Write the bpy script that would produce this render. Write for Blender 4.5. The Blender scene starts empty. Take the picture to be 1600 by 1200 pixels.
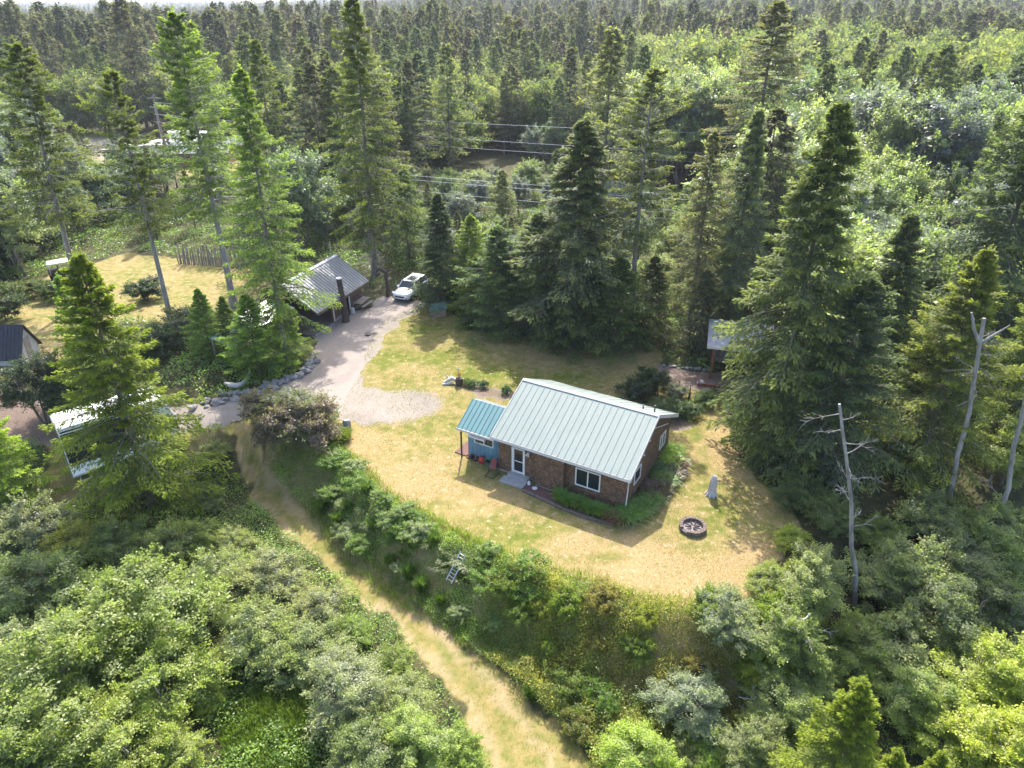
import bpy, math, random
import numpy as np
from mathutils import Vector, Matrix
R_ = math.radians
random.seed(7)
rng = np.random.default_rng(11)
scene = bpy.context.scene
COL = scene.collection

# ------------------------------------------------------------------ camera
CAM_H = 26.0; FPX = 1110.0
PITCH = math.atan(597.0 / FPX)
cam_d = bpy.data.cameras.new('camera'); cam = bpy.data.objects.new('camera', cam_d); COL.objects.link(cam)
cam.location = (0, 0, CAM_H); cam.rotation_euler = (math.pi / 2 - PITCH, 0, 0)
cam_d.sensor_width = 36; cam_d.lens = FPX / 1600 * 36; cam_d.clip_end = 12000; cam_d.clip_start = 0.5
scene.camera = cam

# ------------------------------------------------------------------ sky, sun, exposure
SUN_EL = R_(47); SUN_AZ = R_(3)          # azimuth measured from +Y (away from the camera) towards +X
w = bpy.data.worlds.new('World'); scene.world = w; w.use_nodes = True
nt = w.node_tree; nt.nodes.clear()
sky = nt.nodes.new('ShaderNodeTexSky'); sky.sky_type = 'NISHITA'; sky.sun_disc = False
sky.sun_elevation = SUN_EL; sky.sun_rotation = SUN_AZ
sky.dust_density = 3.0; sky.air_density = 0.9
bg = nt.nodes.new('ShaderNodeBackground'); bg.inputs[1].default_value = 0.15
wo = nt.nodes.new('ShaderNodeOutputWorld')
nt.links.new(sky.outputs[0], bg.inputs[0]); nt.links.new(bg.outputs[0], wo.inputs[0])
sun_d = bpy.data.lights.new('sun', 'SUN'); sun_d.energy = 3.2; sun_d.angle = R_(0.55); sun_d.color = (1.0, 0.93, 0.86)
sun = bpy.data.objects.new('sun', sun_d); COL.objects.link(sun)
sd = Vector((math.sin(SUN_AZ) * math.cos(SUN_EL), math.cos(SUN_AZ) * math.cos(SUN_EL), math.sin(SUN_EL)))
sun.rotation_euler = sd.to_track_quat('Z', 'Y').to_euler(); sun.location = (0, 60, 80)
vs = scene.view_settings
scene.display_settings.display_device = 'sRGB'
vs.view_transform = 'Standard'; vs.look = 'None'; vs.gamma = 1; vs.use_curve_mapping = False; vs.exposure = 1.92
scene.cycles.max_bounces = 7; scene.cycles.transmission_bounces = 4; scene.cycles.volume_bounces = 0
scene.cycles.diffuse_bounces = 4; scene.cycles.glossy_bounces = 2; scene.cycles.transparent_max_bounces = 8

# ------------------------------------------------------------------ ground coordinates
CP, SP = math.cos(PITCH), math.sin(PITCH)
def sstep(t):
    t = np.clip(t, 0, 1); return t * t * (3 - 2 * t)
# edge of the level clearing: x, y, width of the slope below it, depth of the slope
BANK = np.array([(-400, 50, 60, 6), (-60, 50, 22, 3.4), (-32, 47.5, 17, 3.2), (-21, 45.5, 11, 3.0), (-16.5, 43.2, 5, 2.7), (-12.5, 40.4, 3.6, 2.7),
    (-10.3, 38, 3.4, 2.8), (-7.6, 34.4, 3.5, 2.8), (-3.6, 31, 3.6, 2.8), (0, 28.5, 3.7, 2.8), (3.3, 27.2, 3.9, 3.0),
    (6.3, 25.8, 4.2, 3.0), (11.6, 24.9, 4.5, 3.2), (15.6, 28.6, 5, 3.4), (19.5, 34, 8, 3.6), (40, 42, 16, 3.4), (400, 60, 60, 6)], float)
def vnoise(x, y, s=1.0, seed=0):
    x = np.asarray(x, float) / s; y = np.asarray(y, float) / s
    xi = np.floor(x); yi = np.floor(y); fx = sstep(x - xi); fy = sstep(y - yi)
    def h(a, b):
        n = np.sin(a * 127.1 + b * 311.7 + seed * 74.7) * 43758.5453
        return n - np.floor(n)
    return (h(xi, yi) * (1 - fx) + h(xi + 1, yi) * fx) * (1 - fy) + (h(xi, yi + 1) * (1 - fx) + h(xi + 1, yi + 1) * fx) * fy
def bank_sd(x, y):
    """distance beyond the edge of the clearing (positive = down the slope), slope width, slope depth"""
    x = np.asarray(x, float); y = np.asarray(y, float)
    best = np.full(x.shape, 1e9); sgn = np.ones(x.shape); W = np.ones(x.shape); D = np.ones(x.shape)
    for a, b in zip(BANK[:-1], BANK[1:]):
        ex, ey = b[0] - a[0], b[1] - a[1]; L2 = ex * ex + ey * ey
        t = np.clip(((x - a[0]) * ex + (y - a[1]) * ey) / L2, 0, 1)
        d = np.hypot(x - a[0] - t * ex, y - a[1] - t * ey)
        side = np.where(ex * (y - a[1]) - ey * (x - a[0]) < 0, 1.0, -1.0)
        m = d < best
        best = np.where(m, d, best); sgn = np.where(m, side, sgn)
        W = np.where(m, a[2] + t * (b[2] - a[2]), W); D = np.where(m, a[3] + t * (b[3] - a[3]), D)
    return best * sgn, W, D
def height(x, y):
    x = np.asarray(x, float); y = np.asarray(y, float)
    s, W, D = bank_sd(x, y)
    z = -D * sstep(s / W) - 0.02 * np.clip(s - W, 0, 40)
    # planted mound behind the boulder edge of the drive
    z = z + 0.5 * sstep((y - (46.2 + 1.05 * (x + 23.5))) / 1.2) * sstep((-16.4 - x) / 1.0) * sstep((x + 32) / 3) * sstep((57 - y) / 3)
    z = z + (vnoise(x, y, 7, 3) - .5) * 0.12 + (vnoise(x, y, 2.3, 4) - .5) * 0.05
    far = sstep((y - 260) / 800) * sstep((x / np.maximum(y, 1) + 0.42) / 0.5)
    z = z + far * 21
    hill = sstep((y - 1700) / 1400) * sstep((x / np.maximum(y, 1) + 0.30) / 0.35)
    z = z + hill * (95 + 60 * vnoise(x, y, 700, 5))
    z = z + sstep((y - 1800) / 1500) * (4 + 10 * vnoise(x, y, 500, 8))
    return z
def un(px, py, z=0.0):
    dx = (px - 800) / FPX; dy = (py - 600) / FPX
    Y = CP - dy * SP; Z = -(SP + dy * CP); t = (z - CAM_H) / Z
    return (dx * t, Y * t, z)
def ung(px, py):
    z = 0.0
    for _ in range(12):
        p = un(px, py, z); z = float(height(p[0], p[1]))
    return (p[0], p[1], z)
def proj(x, y, z):
    z = z - CAM_H; d = y * CP - z * SP
    return 800 + FPX * x / d, 600 + FPX * (-(y * SP + z * CP)) / d
def inpoly(x, y, poly):
    x = np.asarray(x, float); y = np.asarray(y, float); ins = np.zeros(x.shape, bool); n = len(poly); j = n - 1
    for i in range(n):
        xi, yi = poly[i][:2]; xj, yj = poly[j][:2]
        c = ((yi > y) != (yj > y)) & (x < (xj - xi) * (y - yi) / (yj - yi + 1e-12) + xi)
        ins ^= c; j = i
    return ins
def gpoly(pts): return [ung(*p) for p in pts]

# ------------------------------------------------------------------ tagging and mesh helpers
def tag(o, label=None, cat=None, group=None, kind=None):
    if label: o['label'] = label
    if cat: o['category'] = cat
    if group: o['group'] = group
    if kind: o['kind'] = kind
    return o
def empty(name, loc, label, cat, group=None, rz=0.0, s=1.0):
    o = bpy.data.objects.new(name, None); COL.objects.link(o)
    o.location = loc; o.rotation_euler = (0, 0, rz); o.scale = (s, s, s); o.empty_display_size = 0.3
    return tag(o, label, cat, group)
class MB:
    """collects boxes, tubes and polygons; build() links them as one mesh object"""
    def __init__(s): s.v = []; s.f = []; s.sm = []
    def poly(s, vs, faces, smooth=False):
        n = len(s.v); s.v += [tuple(p) for p in vs]; s.f += [tuple(i + n for i in f) for f in faces]; s.sm += [smooth] * len(faces)
    def box(s, x0, x1, y0, y1, z0, z1, M=None):
        vs = [(x, y, z) for z in (z0, z1) for y in (y0, y1) for x in (x0, x1)]
        if M is not None: vs = [tuple(M @ Vector(p)) for p in vs]
        s.poly(vs, [(0, 2, 3, 1), (4, 5, 7, 6), (0, 1, 5, 4), (2, 6, 7, 3), (0, 4, 6, 2), (1, 3, 7, 5)])
    def tube(s, pts, rads, n=8, cap=True, smooth=True):
        pts = [Vector(p) for p in pts]
        if not hasattr(rads, '__len__'): rads = [rads] * len(pts)
        rings = []; up = Vector((0, 0, 1))
        for i, p in enumerate(pts):
            d = (pts[min(i + 1, len(pts) - 1)] - pts[max(i - 1, 0)]).normalized()
            a = d.cross(up if abs(d.z) < .95 else Vector((1, 0, 0))).normalized(); b = d.cross(a)
            rings.append([p + (a * math.cos(t) + b * math.sin(t)) * rads[i] for t in [2 * math.pi * k / n for k in range(n)]])
        vs = [q for r in rings for q in r]; fs = []
        for i in range(len(pts) - 1):
            for k in range(n): fs.append((i * n + k, i * n + (k + 1) % n, (i + 1) * n + (k + 1) % n, (i + 1) * n + k))
        s.poly(vs, fs, smooth)
        if cap: s.poly(rings[0] + rings[-1], [tuple(range(n)), tuple(range(2 * n - 1, n - 1, -1))])
    def prism(s, outline, z0, z1):
        n = len(outline); vs = [(x, y, z0) for x, y in outline] + [(x, y, z1) for x, y in outline]
        fs = [tuple(range(n - 1, -1, -1)), tuple(range(n, 2 * n))] + [(i, (i + 1) % n, n + (i + 1) % n, n + i) for i in range(n)]
        s.poly(vs, fs)
    def slab(s, quad, th):
        """plate: four corners (counter-clockwise seen from above) thickened downwards along its normal"""
        q = [Vector(p) for p in quad]; nrm = (q[1] - q[0]).cross(q[2] - q[0]).normalized()
        lo = [p - nrm * th for p in q]; n = len(q)
        s.poly(q + lo, [tuple(range(n)), tuple(range(2 * n - 1, n - 1, -1))] + [(i, n + i, n + (i + 1) % n, (i + 1) % n) for i in range(n)])
    def build(s, name, mat, parent=None, bevel=0.0, loc=None):
        me = bpy.data.meshes.new(name); me.from_pydata(s.v, [], s.f); me.polygons.foreach_set('use_smooth', s.sm)
        me.materials.append(mat); me.update()
        o = bpy.data.objects.new(name, me); COL.objects.link(o)
        if parent is not None: o.parent = parent
        if loc is not None: o.location = loc
        if bevel:
            b = o.modifiers.new('bevel', 'BEVEL'); b.width = bevel; b.segments = 2; b.limit_method = 'ANGLE'
        return o
def mesh_np(name, co, quads, mat, tint=None, smooth=False):
    me = bpy.data.meshes.new(name); n = len(co); m, k = quads.shape
    me.vertices.add(n); me.vertices.foreach_set('co', np.ascontiguousarray(co, np.float32).ravel())
    me.loops.add(m * k); me.loops.foreach_set('vertex_index', np.ascontiguousarray(quads, np.int32).ravel())
    me.polygons.add(m); me.polygons.foreach_set('loop_start', np.arange(0, m * k, k, dtype=np.int32))
    if smooth: me.polygons.foreach_set('use_smooth', np.ones(m, bool))
    if tint is not None:
        a = me.attributes.new('tint', 'FLOAT', 'POINT'); a.data.foreach_set('value', np.ascontiguousarray(tint, np.float32))
    me.update(calc_edges=True); me.materials.append(mat)
    return me

# ------------------------------------------------------------------ material helpers
def newmat(name):
    m = bpy.data.materials.new(name); m.use_nodes = True; nt = m.node_tree; nt.nodes.clear()
    out = nt.nodes.new('ShaderNodeOutputMaterial'); bs = nt.nodes.new('ShaderNodeBsdfPrincipled')
    nt.links.new(bs.outputs[0], out.inputs[0]); return m, nt, bs, out
def N(nt, t, **k):
    n = nt.nodes.new(t)
    for a, b in k.items(): setattr(n, a, b)
    return n
def noise(nt, vec, scale, detail=4, rough=.55, dim='3D'):
    n = N(nt, 'ShaderNodeTexNoise'); n.inputs['Scale'].default_value = scale; n.inputs['Detail'].default_value = detail
    n.inputs['Roughness'].default_value = rough
    if vec is not None: nt.links.new(vec, n.inputs['Vector'])
    return n.outputs['Fac']
def ramp(nt, fac, stops):
    r = N(nt, 'ShaderNodeValToRGB'); e = r.color_ramp.elements
    while len(e) < len(stops): e.new(0.5)
    for i, (p, c) in enumerate(stops):
        e[i].position = p; e[i].color = (c, c, c, 1) if not hasattr(c, '__len__') else (*c, 1)
    nt.links.new(fac, r.inputs[0]); return r.outputs[0]
def mix(nt, fac, a, b, mode='MIX'):
    m = N(nt, 'ShaderNodeMix', data_type='RGBA', blend_type=mode)
    for s, v in ((0, fac), (6, a), (7, b)):
        if hasattr(v, 'is_linked') or isinstance(v, bpy.types.NodeSocket): nt.links.new(v, m.inputs[s])
        elif hasattr(v, '__len__'): m.inputs[s].default_value = (*v, 1)
        else: m.inputs[s].default_value = v
    return m.outputs[2]
def bump(nt, bs, hgt, strength=.4, dist=.02):
    b = N(nt, 'ShaderNodeBump'); b.inputs['Strength'].default_value = strength; b.inputs['Distance'].default_value = dist
    nt.links.new(hgt, b.inputs['Height']); nt.links.new(b.outputs[0], bs.inputs['Normal'])
def simple(name, c1, c2=None, scale=6.0, rough=.7, metal=0.0, bmp=0.0, spec=.4, stretch=None):
    m, nt, bs, out = newmat(name); tc = N(nt, 'ShaderNodeTexCoord').outputs['Object']
    if stretch:
        mp = N(nt, 'ShaderNodeMapping'); mp.inputs['Scale'].default_value = stretch; nt.links.new(tc, mp.inputs[0]); tc = mp.outputs[0]
    f = noise(nt, tc, scale, 6, .65)
    c2 = c2 or tuple(min(1, x * 1.35) for x in c1)
    nt.links.new(ramp(nt, f, [(.32, c1), (.68, c2)]), bs.inputs['Base Color'])
    bs.inputs['Roughness'].default_value = rough; bs.inputs['Metallic'].default_value = metal
    bs.inputs['Specular IOR Level'].default_value = spec
    if bmp: bump(nt, bs, f, bmp, .03)
    return m
def foliage(name, mode, gloss=.45, trans=.4, spec=.35, ramp_cols=None, tipc=(1.5, 1.35, .75)):
    """leaf material; mode 'obj' takes the object's own colour, 'rand' picks from a ramp per tree"""
    m, nt, bs, out = newmat(name); oi = N(nt, 'ShaderNodeObjectInfo')
    if mode == 'obj': base = oi.outputs['Color']
    else: base = ramp(nt, oi.outputs['Random'], ramp_cols)
    at = N(nt, 'ShaderNodeAttribute', attribute_name='tint').outputs['Fac']
    tc = N(nt, 'ShaderNodeTexCoord').outputs['Object']
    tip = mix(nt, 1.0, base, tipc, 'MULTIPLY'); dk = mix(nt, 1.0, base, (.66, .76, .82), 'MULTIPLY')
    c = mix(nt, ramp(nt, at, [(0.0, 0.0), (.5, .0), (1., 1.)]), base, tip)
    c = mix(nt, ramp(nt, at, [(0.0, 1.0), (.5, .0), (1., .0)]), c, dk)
    nt.links.new(c, bs.inputs['Base Color']); bs.inputs['Roughness'].default_value = gloss; bs.inputs['Specular IOR Level'].default_value = spec
    tr = N(nt, 'ShaderNodeBsdfTranslucent'); tcx = mix(nt, 1.0, c, (1.34, 1.46, .86), 'MULTIPLY'); nt.links.new(tcx, tr.inputs[0])
    ms = N(nt, 'ShaderNodeMixShader'); ms.inputs[0].default_value = trans
    nt.links.new(bs.outputs[0], ms.inputs[1]); nt.links.new(tr.outputs[0], ms.inputs[2]); nt.links.new(ms.outputs[0], out.inputs[0])
    return m
# ------------------------------------------------------------------ ground: one sheet to the horizon
LAWN = gpoly([(600, 500), (652, 478), (700, 478), (720, 512), (800, 520), (900, 532), (1030, 540), (1045, 600), (1095, 606), (1135, 622), (1140, 700), (1185, 745), (1240, 790),
              (1245, 840), (1185, 965), (1120, 962), (1000, 945), (900, 910), (800, 884), (700, 836), (600, 776), (530, 706), (528, 660), (540, 620), (560, 590), (575, 540)])
GRAVEL = gpoly([(596, 462), (668, 470), (645, 492), (612, 512), (590, 545), (566, 585), (560, 608), (588, 606), (610, 622), (606, 640), (590, 655),
                (572, 670), (548, 652), (520, 640), (470, 618), (420, 634), (372, 656), (300, 672), (240, 668), (250, 640), (330, 636), (400, 612), (458, 588), (492, 562), (500, 530), (492, 522), (550, 488), (580, 480)])
PALE = gpoly([(486, 612), (540, 596), (600, 606), (640, 618), (655, 650), (600, 655), (560, 640), (520, 645)])
TRACK = gpoly([(338, 668), (392, 652), (400, 690), (425, 745), (478, 795), (560, 872), (640, 940), (700, 987), (800, 1066), (880, 1138), (950, 1215), (790, 1240),
               (738, 1150), (690, 1065), (625, 985), (560, 925), (500, 868), (440, 832), (392, 780), (372, 720)])
YARDL = gpoly([(-60, 440), (60, 440), (85, 425), (130, 415), (200, 395), (260, 402), (380, 418), (420, 440), (430, 470), (360, 500), (300, 515), (190, 500), (110, 560), (-60, 640)])
DIRTL = gpoly([(-60, 480), (60, 500), (75, 540), (-60, 600)])
DIRTL2 = gpoly([(190, 412), (260, 405), (380, 425), (380, 448), (300, 440), (200, 430)])
RVYARD = gpoly([(-80, 600), (20, 590), (60, 640), (110, 650), (300, 640), (300, 700), (190, 700), (170, 780), (60, 800), (35, 780), (80, 720), (60, 690), (-80, 700)])
RVDIRT = gpoly([(-80, 600), (20, 600), (70, 640), (120, 650), (260, 640), (260, 672), (110, 700), (60, 690), (-80, 690)])
DIRTR = gpoly([(1030, 572), (1105, 585), (1190, 585), (1190, 612), (1095, 608), (1045, 596)])
DIRTH = gpoly([(1038, 655), (1072, 652), (1082, 662), (1060, 672), (1044, 668)])
BEDDIRT = gpoly([(720, 604), (745, 600), (800, 612), (812, 622), (790, 626), (745, 616)])
FARLAWN = gpoly([(60, 206), (130, 208), (410, 225), (440, 262), (390, 280), (300, 272), (180, 268), (60, 240)])
FARROAD = gpoly([(90, 214), (150, 216), (230, 232), (250, 262), (200, 264), (120, 232)])
MIDYARD = gpoly([(380, 268), (405, 262), (425, 290), (420, 330), (385, 300)])
ROADR = gpoly([(1296, 330), (1345, 280), (1370, 282), (1345, 330), (1350, 372), (1300, 385)])
CORR = gpoly([(640, 262), (900, 258), (1060, 300), (1060, 352), (900, 318), (700, 296)])
def axis(lo, hi, step, far_lo, far_hi, grow=1.13):
    a = list(np.arange(lo, hi + step * .5, step)); s = step; x = a[-1]
    while x < far_hi: s = min(s * grow, 160); x += s; a.append(x)
    s = step; x = a[0]; b = []
    while x > far_lo: s = min(s * grow, 160); x -= s; b.append(x)
    return np.array(b[::-1] + a)
gx = axis(-46, 26, 0.3, -5000, 5000); gy = axis(15, 78, 0.3, -60, 6500)
GX, GY = np.meshgrid(gx, gy); GZ = height(GX, GY)
nx, ny = len(gx), len(gy)
idx = np.arange(nx * ny).reshape(ny, nx)
quads = np.stack([idx[:-1, :-1], idx[:-1, 1:], idx[1:, 1:], idx[1:, :-1]], -1).reshape(-1, 4)
co = np.stack([GX, GY, GZ], -1).reshape(-1, 3)
jx = GX + (vnoise(GX, GY, 1.1, 21) - .5) * .9 + (vnoise(GX, GY, .45, 22) - .5) * .5
jy = GY + (vnoise(GX, GY, 1.1, 23) - .5) * .9 + (vnoise(GX, GY, .45, 24) - .5) * .5
def mask(*polys):
    m = np.zeros(GX.shape)
    for p in polys: m = np.maximum(m, inpoly(jx, jy, p))
    # soften by one ring
    k = m.copy()
    k[1:-1, 1:-1] = (m[1:-1, 1:-1] * 2 + m[:-2, 1:-1] + m[2:, 1:-1] + m[1:-1, :-2] + m[1:-1, 2:]) / 6
    return k
_sd, _sw, _sdp = bank_sd(GX, GY)
m_lawn = np.maximum(mask(LAWN, YARDL, RVYARD, FARLAWN, MIDYARD), .62 * ((_sd > -.5) & (_sd < _sw * 1.1) & (GX > -17) & (GX < 14))); m_grav0 = mask(GRAVEL, RVDIRT, DIRTR, FARROAD, DIRTH, BEDDIRT, ROADR); m_track = mask(TRACK)
m_pale = mask(PALE, ROADR, DIRTL) * .5
# worn, dry patches of the lawn
def blob(px, py, r, e=1.0):
    p = ung(px, py); return np.exp(-(((GX - p[0]) / r) ** 2 + ((GY - p[1]) / (r * e)) ** 2))
m_grav = np.maximum(m_grav0, np.clip(.85 * blob(618, 636, 2.6, .85) + .3 * blob(660, 628, 2.0, .8), 0, .72))
dry = sum(blob(*b) * b[-1] for b in [(1010, 880, 2.3, .8), (1140, 940, 2.6, .6), (1190, 870, 1.6, 1.), (1150, 700, 1.7, 1.6), (640, 740, 3.0, .7), (900, 850, 1.6, .6), (760, 770, 2.0, .5),
                                  (1100, 900, 2.4, .6), (640, 575, 2.5, .5), (860, 560, 4, .5), (560, 690, 1.5, 1), (1000, 560, 3, .6), (950, 900, 2, .5)])
for b in [(650, 515, 2.2, .8), (600, 560, 2.0, 1.), (690, 560, 3.2, .7), (790, 585, 2.6, .5), (740, 590, 2.5, .5), (560, 620, 1.6, .8), (690, 660, 1.5, .8), (860, 590, 2.2, .6), (830, 840, 1.6, .6), (1090, 690, 1.0, 2.), (1120, 800, 1.2, 1.), (950, 870, 1.3, .5)]: dry = dry - .42 * blob(*b)
def near_line(pts):
    P_ = [ung(*p) for p in pts]; best = np.full(GX.shape, 1e9)
    for a, b in zip(P_[:-1], P_[1:]):
        ex, ey = b[0] - a[0], b[1] - a[1]; t = np.clip(((jx - a[0]) * ex + (jy - a[1]) * ey) / (ex * ex + ey * ey), 0, 1)
        best = np.minimum(best, np.hypot(jx - a[0] - t * ex, jy - a[1] - t * ey))
    return best
ruts = np.minimum(near_line([(368, 690), (400, 770), (462, 845), (535, 908), (615, 968), (685, 1045), (750, 1130), (800, 1215)]), near_line([(386, 690), (430, 755), (490, 820), (575, 892), (655, 957), (735, 1037), (812, 1120), (868, 1200)]))
wheel_ = np.minimum(near_line([(655, 480), (600, 530), (560, 590), (500, 615), (400, 640), (330, 655)]), near_line([(630, 478), (575, 528), (530, 585), (480, 603), (390, 628), (325, 645)]))
dry = np.where(m_track > .3, .62 * np.clip(1.3 - ruts / .3, 0, 1), dry)
soil = mask(RVDIRT, DIRTR, DIRTH, BEDDIRT, DIRTL2) * 1.0
_s, _w, _d = bank_sd(GX, GY)

def ground_material():
    m, nt, bs, out = newmat('ground'); tc = N(nt, 'ShaderNodeTexCoord').outputs['Object']
    A = N(nt, 'ShaderNodeAttribute', attribute_name='mask').outputs['Color']; sp = N(nt, 'ShaderNodeSeparateColor'); nt.links.new(A, sp.inputs[0])
    B = N(nt, 'ShaderNodeAttribute', attribute_name='mask2').outputs['Color']; sq = N(nt, 'ShaderNodeSeparateColor'); nt.links.new(B, sq.inputs[0])
    fine = noise(nt, tc, 9, 6, .75); mid = noise(nt, tc, 1.3, 5, .65); big = noise(nt, tc, .28, 3, .5); gr = noise(nt, tc, 38, 3, .7)
    green = mix(nt, ramp(nt, mid, [(.35, 0.), (.65, 1.)]), (.098, .124, .022), (.188, .185, .036))
    straw = mix(nt, ramp(nt, fine, [(.35, 0.), (.65, 1.)]), (.235, .162, .070), (.375, .28, .145))
    add = N(nt, 'ShaderNodeMath', operation='ADD'); nt.links.new(ramp(nt, mid, [(.40, .06), (.64, .62)]), add.inputs[0]); nt.links.new(ramp(nt, big, [(.38, .0), (.62, .42)]), add.inputs[1])
    add2 = N(nt, 'ShaderNodeMath', operation='ADD', use_clamp=True); nt.links.new(add.outputs[0], add2.inputs[0]); nt.links.new(sq.outputs['Red'], add2.inputs[1])
    lawn = mix(nt, add2.outputs[0], green, straw)
    lawn = mix(nt, ramp(nt, noise(nt, tc, 2.6, 2, .4), [(.645, 0.), (.69, .8)]), lawn, (0.359, 0.289, 0.187))
    lawn = mix(nt, ramp(nt, gr, [(.3, .0), (.75, .5)]), lawn, mix(nt, 1., lawn, (0.429, 0.468, 0.390), 'MULTIPLY'))
    track = mix(nt, ramp(nt, mid, [(.36, 0.), (.62, 1.)]), (.135, .148, .034), (.265, .208, .082))
    track = mix(nt, ramp(nt, gr, [(.3, .0), (.75, .5)]), track, mix(nt, 1., track, (0.468, 0.468, 0.429), 'MULTIPLY'))
    track = mix(nt, sq.outputs['Red'], track, mix(nt, ramp(nt, gr, [(.3, 0.), (.7, 1.)]), (.25, .175, .10), (.40, .31, .20)))
    grav = mix(nt, ramp(nt, fine, [(.3, 0.), (.7, 1.)]), (0.145, 0.125, 0.108), (0.245, 0.215, 0.188))
    grav = mix(nt, ramp(nt, gr, [(.4, 0.), (.7, .5)]), grav, (0.328, 0.289, 0.265))
    grav = mix(nt, sq.outputs['Green'], grav, mix(nt, ramp(nt, gr, [(.35, 0.), (.65, 1.)]), (0.234, 0.203, 0.176), (0.328, 0.289, 0.250)))
    soilc = mix(nt, ramp(nt, fine, [(.3, 0.), (.7, 1.)]), (.095, .068, .052), (.20, .15, .12))
    grav = mix(nt, sq.outputs['Blue'], grav, soilc)
    forest = mix(nt, ramp(nt, mid, [(.35, 0.), (.65, 1.)]), (.028, .036, .014), (.085, .075, .035))
    def ragged(sock, wgt):
        nz = N(nt, 'ShaderNodeMath', operation='MULTIPLY_ADD'); nt.links.new(noise(nt, tc, 5, 5, .7), nz.inputs[0]); nz.inputs[1].default_value = wgt; nt.links.new(sock, nz.inputs[2])
        return ramp(nt, nz.outputs[0], [(.5 * wgt + .32, 0.), (.5 * wgt + .68, 1.)])
    c = mix(nt, ragged(sp.outputs['Red'], .5), forest, lawn); c = mix(nt, ragged(sp.outputs['Blue'], .6), c, track); c = mix(nt, ragged(sp.outputs['Green'], 1.3), c, grav)
    nt.links.new(c, bs.inputs['Base Color']); bs.inputs['Roughness'].default_value = .95; bs.inputs['Specular IOR Level'].default_value = .15
    bump(nt, bs, gr, .6, .03)
    return m
me = mesh_np('ground', co, quads, ground_material(), smooth=True)
for nm, chs in (('mask', (m_lawn, m_grav, m_track)), ('mask2', (np.clip(dry, -.5, 1), np.maximum(m_pale, .45 * np.clip(1.3 - wheel_ / .4, 0, 1)), soil))):
    a = me.attributes.new(nm, 'FLOAT_COLOR', 'POINT')
    a.data.foreach_set('color', np.stack([*(c.ravel() for c in chs), np.ones(nx * ny)], -1).astype(np.float32).ravel())
g = bpy.data.objects.new('ground', me); COL.objects.link(g); g['kind'] = 'structure'

# ------------------------------------------------------------------ materials of the built things
def metal_roof(name, c, rough=.42, c2=None, spec=.5):
    return simple(name, c, c2 or tuple(x * 1.12 for x in c), 2.2, rough, 0.0, 0, spec, stretch=(2.2, .25, .5))
M_ROOF = metal_roof('roof_sage', (.160, .200, .180), .6, (.195, .235, .212)); M_RIDGE = simple('ridge_cap', (0.304, 0.320, 0.320), (0.352, 0.368, 0.368), rough=.6)
M_TEAL = metal_roof('roof_teal', (.075, .175, .178), .6, (.095, .205, .21)); M_GREY = metal_roof('roof_grey', (0.120, 0.132, 0.132), .5, (0.160, 0.172, 0.172))
M_WHITE = simple('white_paint', (0.576, 0.576, 0.568), (0.640, 0.640, 0.632), 3, .5); M_DKMETAL = simple('dark_metal', (0.016, 0.016, 0.018), (0.032, 0.032, 0.034), 5, .45)
M_BLUE = simple('blue_boards', (0.104, 0.200, 0.272), (0.136, 0.248, 0.320), 2.5, .75, bmp=.1)
M_CONC = simple('concrete', (0.240, 0.232, 0.224), (0.336, 0.328, 0.312), 5, .9, bmp=.2); M_BLOCK = simple('edging_block', (0.096, 0.072, 0.060), (0.176, 0.136, 0.116), 5, .95, bmp=.4)
M_STONE = simple('field_stone', (0.136, 0.132, 0.132), (0.288, 0.276, 0.272), 3, .9, bmp=.5); M_WOOD = simple('wood_stained', (0.160, 0.052, 0.032), (0.240, 0.088, 0.056), 6, .75, stretch=(1, 1, .2))
M_WOODGREY = simple('wood_weathered', (0.176, 0.152, 0.132), (0.304, 0.272, 0.240), 7, .9, bmp=.4, stretch=(1, 1, .25)); M_LOG = simple('bark_dark', (0.040, 0.028, 0.022), (0.096, 0.068, 0.056), 7, .95, bmp=.6, stretch=(1, 1, .3))
M_BARK = simple('bark_grey', (0.080, 0.068, 0.056), (0.216, 0.192, 0.168), 2.2, .95, bmp=.6, stretch=(1, 1, .35)); M_PALEBARK = simple('bark_pale', (.13, .118, .105), (.32, .30, .28), 2.5, .9, bmp=.5, stretch=(1, 1, .3))
M_DRIFT = simple('driftwood', (0.336, 0.312, 0.288), (0.528, 0.504, 0.480), 6, .85, bmp=.4); M_RED = simple('red_plastic', (0.440, 0.024, 0.032), (0.496, 0.040, 0.040), 3, .45)
M_GREENM = simple('green_plastic', (0.048, 0.160, 0.112), (0.080, 0.224, 0.160), 3, .5); M_MULCH = simple('bark_mulch', (0.072, 0.036, 0.032), (0.176, 0.096, 0.080), 14, .95, bmp=.8)
M_BLACK = simple('black_cloth', (0.008, 0.008, 0.011), (0.018, 0.016, 0.024), 4, .8); M_RUBBER = simple('rubber', (0.012, 0.012, 0.012), (0.024, 0.024, 0.024), 4, .8)
M_ASH = simple('ash', (0.064, 0.056, 0.056), (0.360, 0.336, 0.336), 26, .95, bmp=.8); M_TAN = simple('tan_boards', (0.288, 0.200, 0.144), (0.368, 0.272, 0.200), 5, .8)
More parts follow.
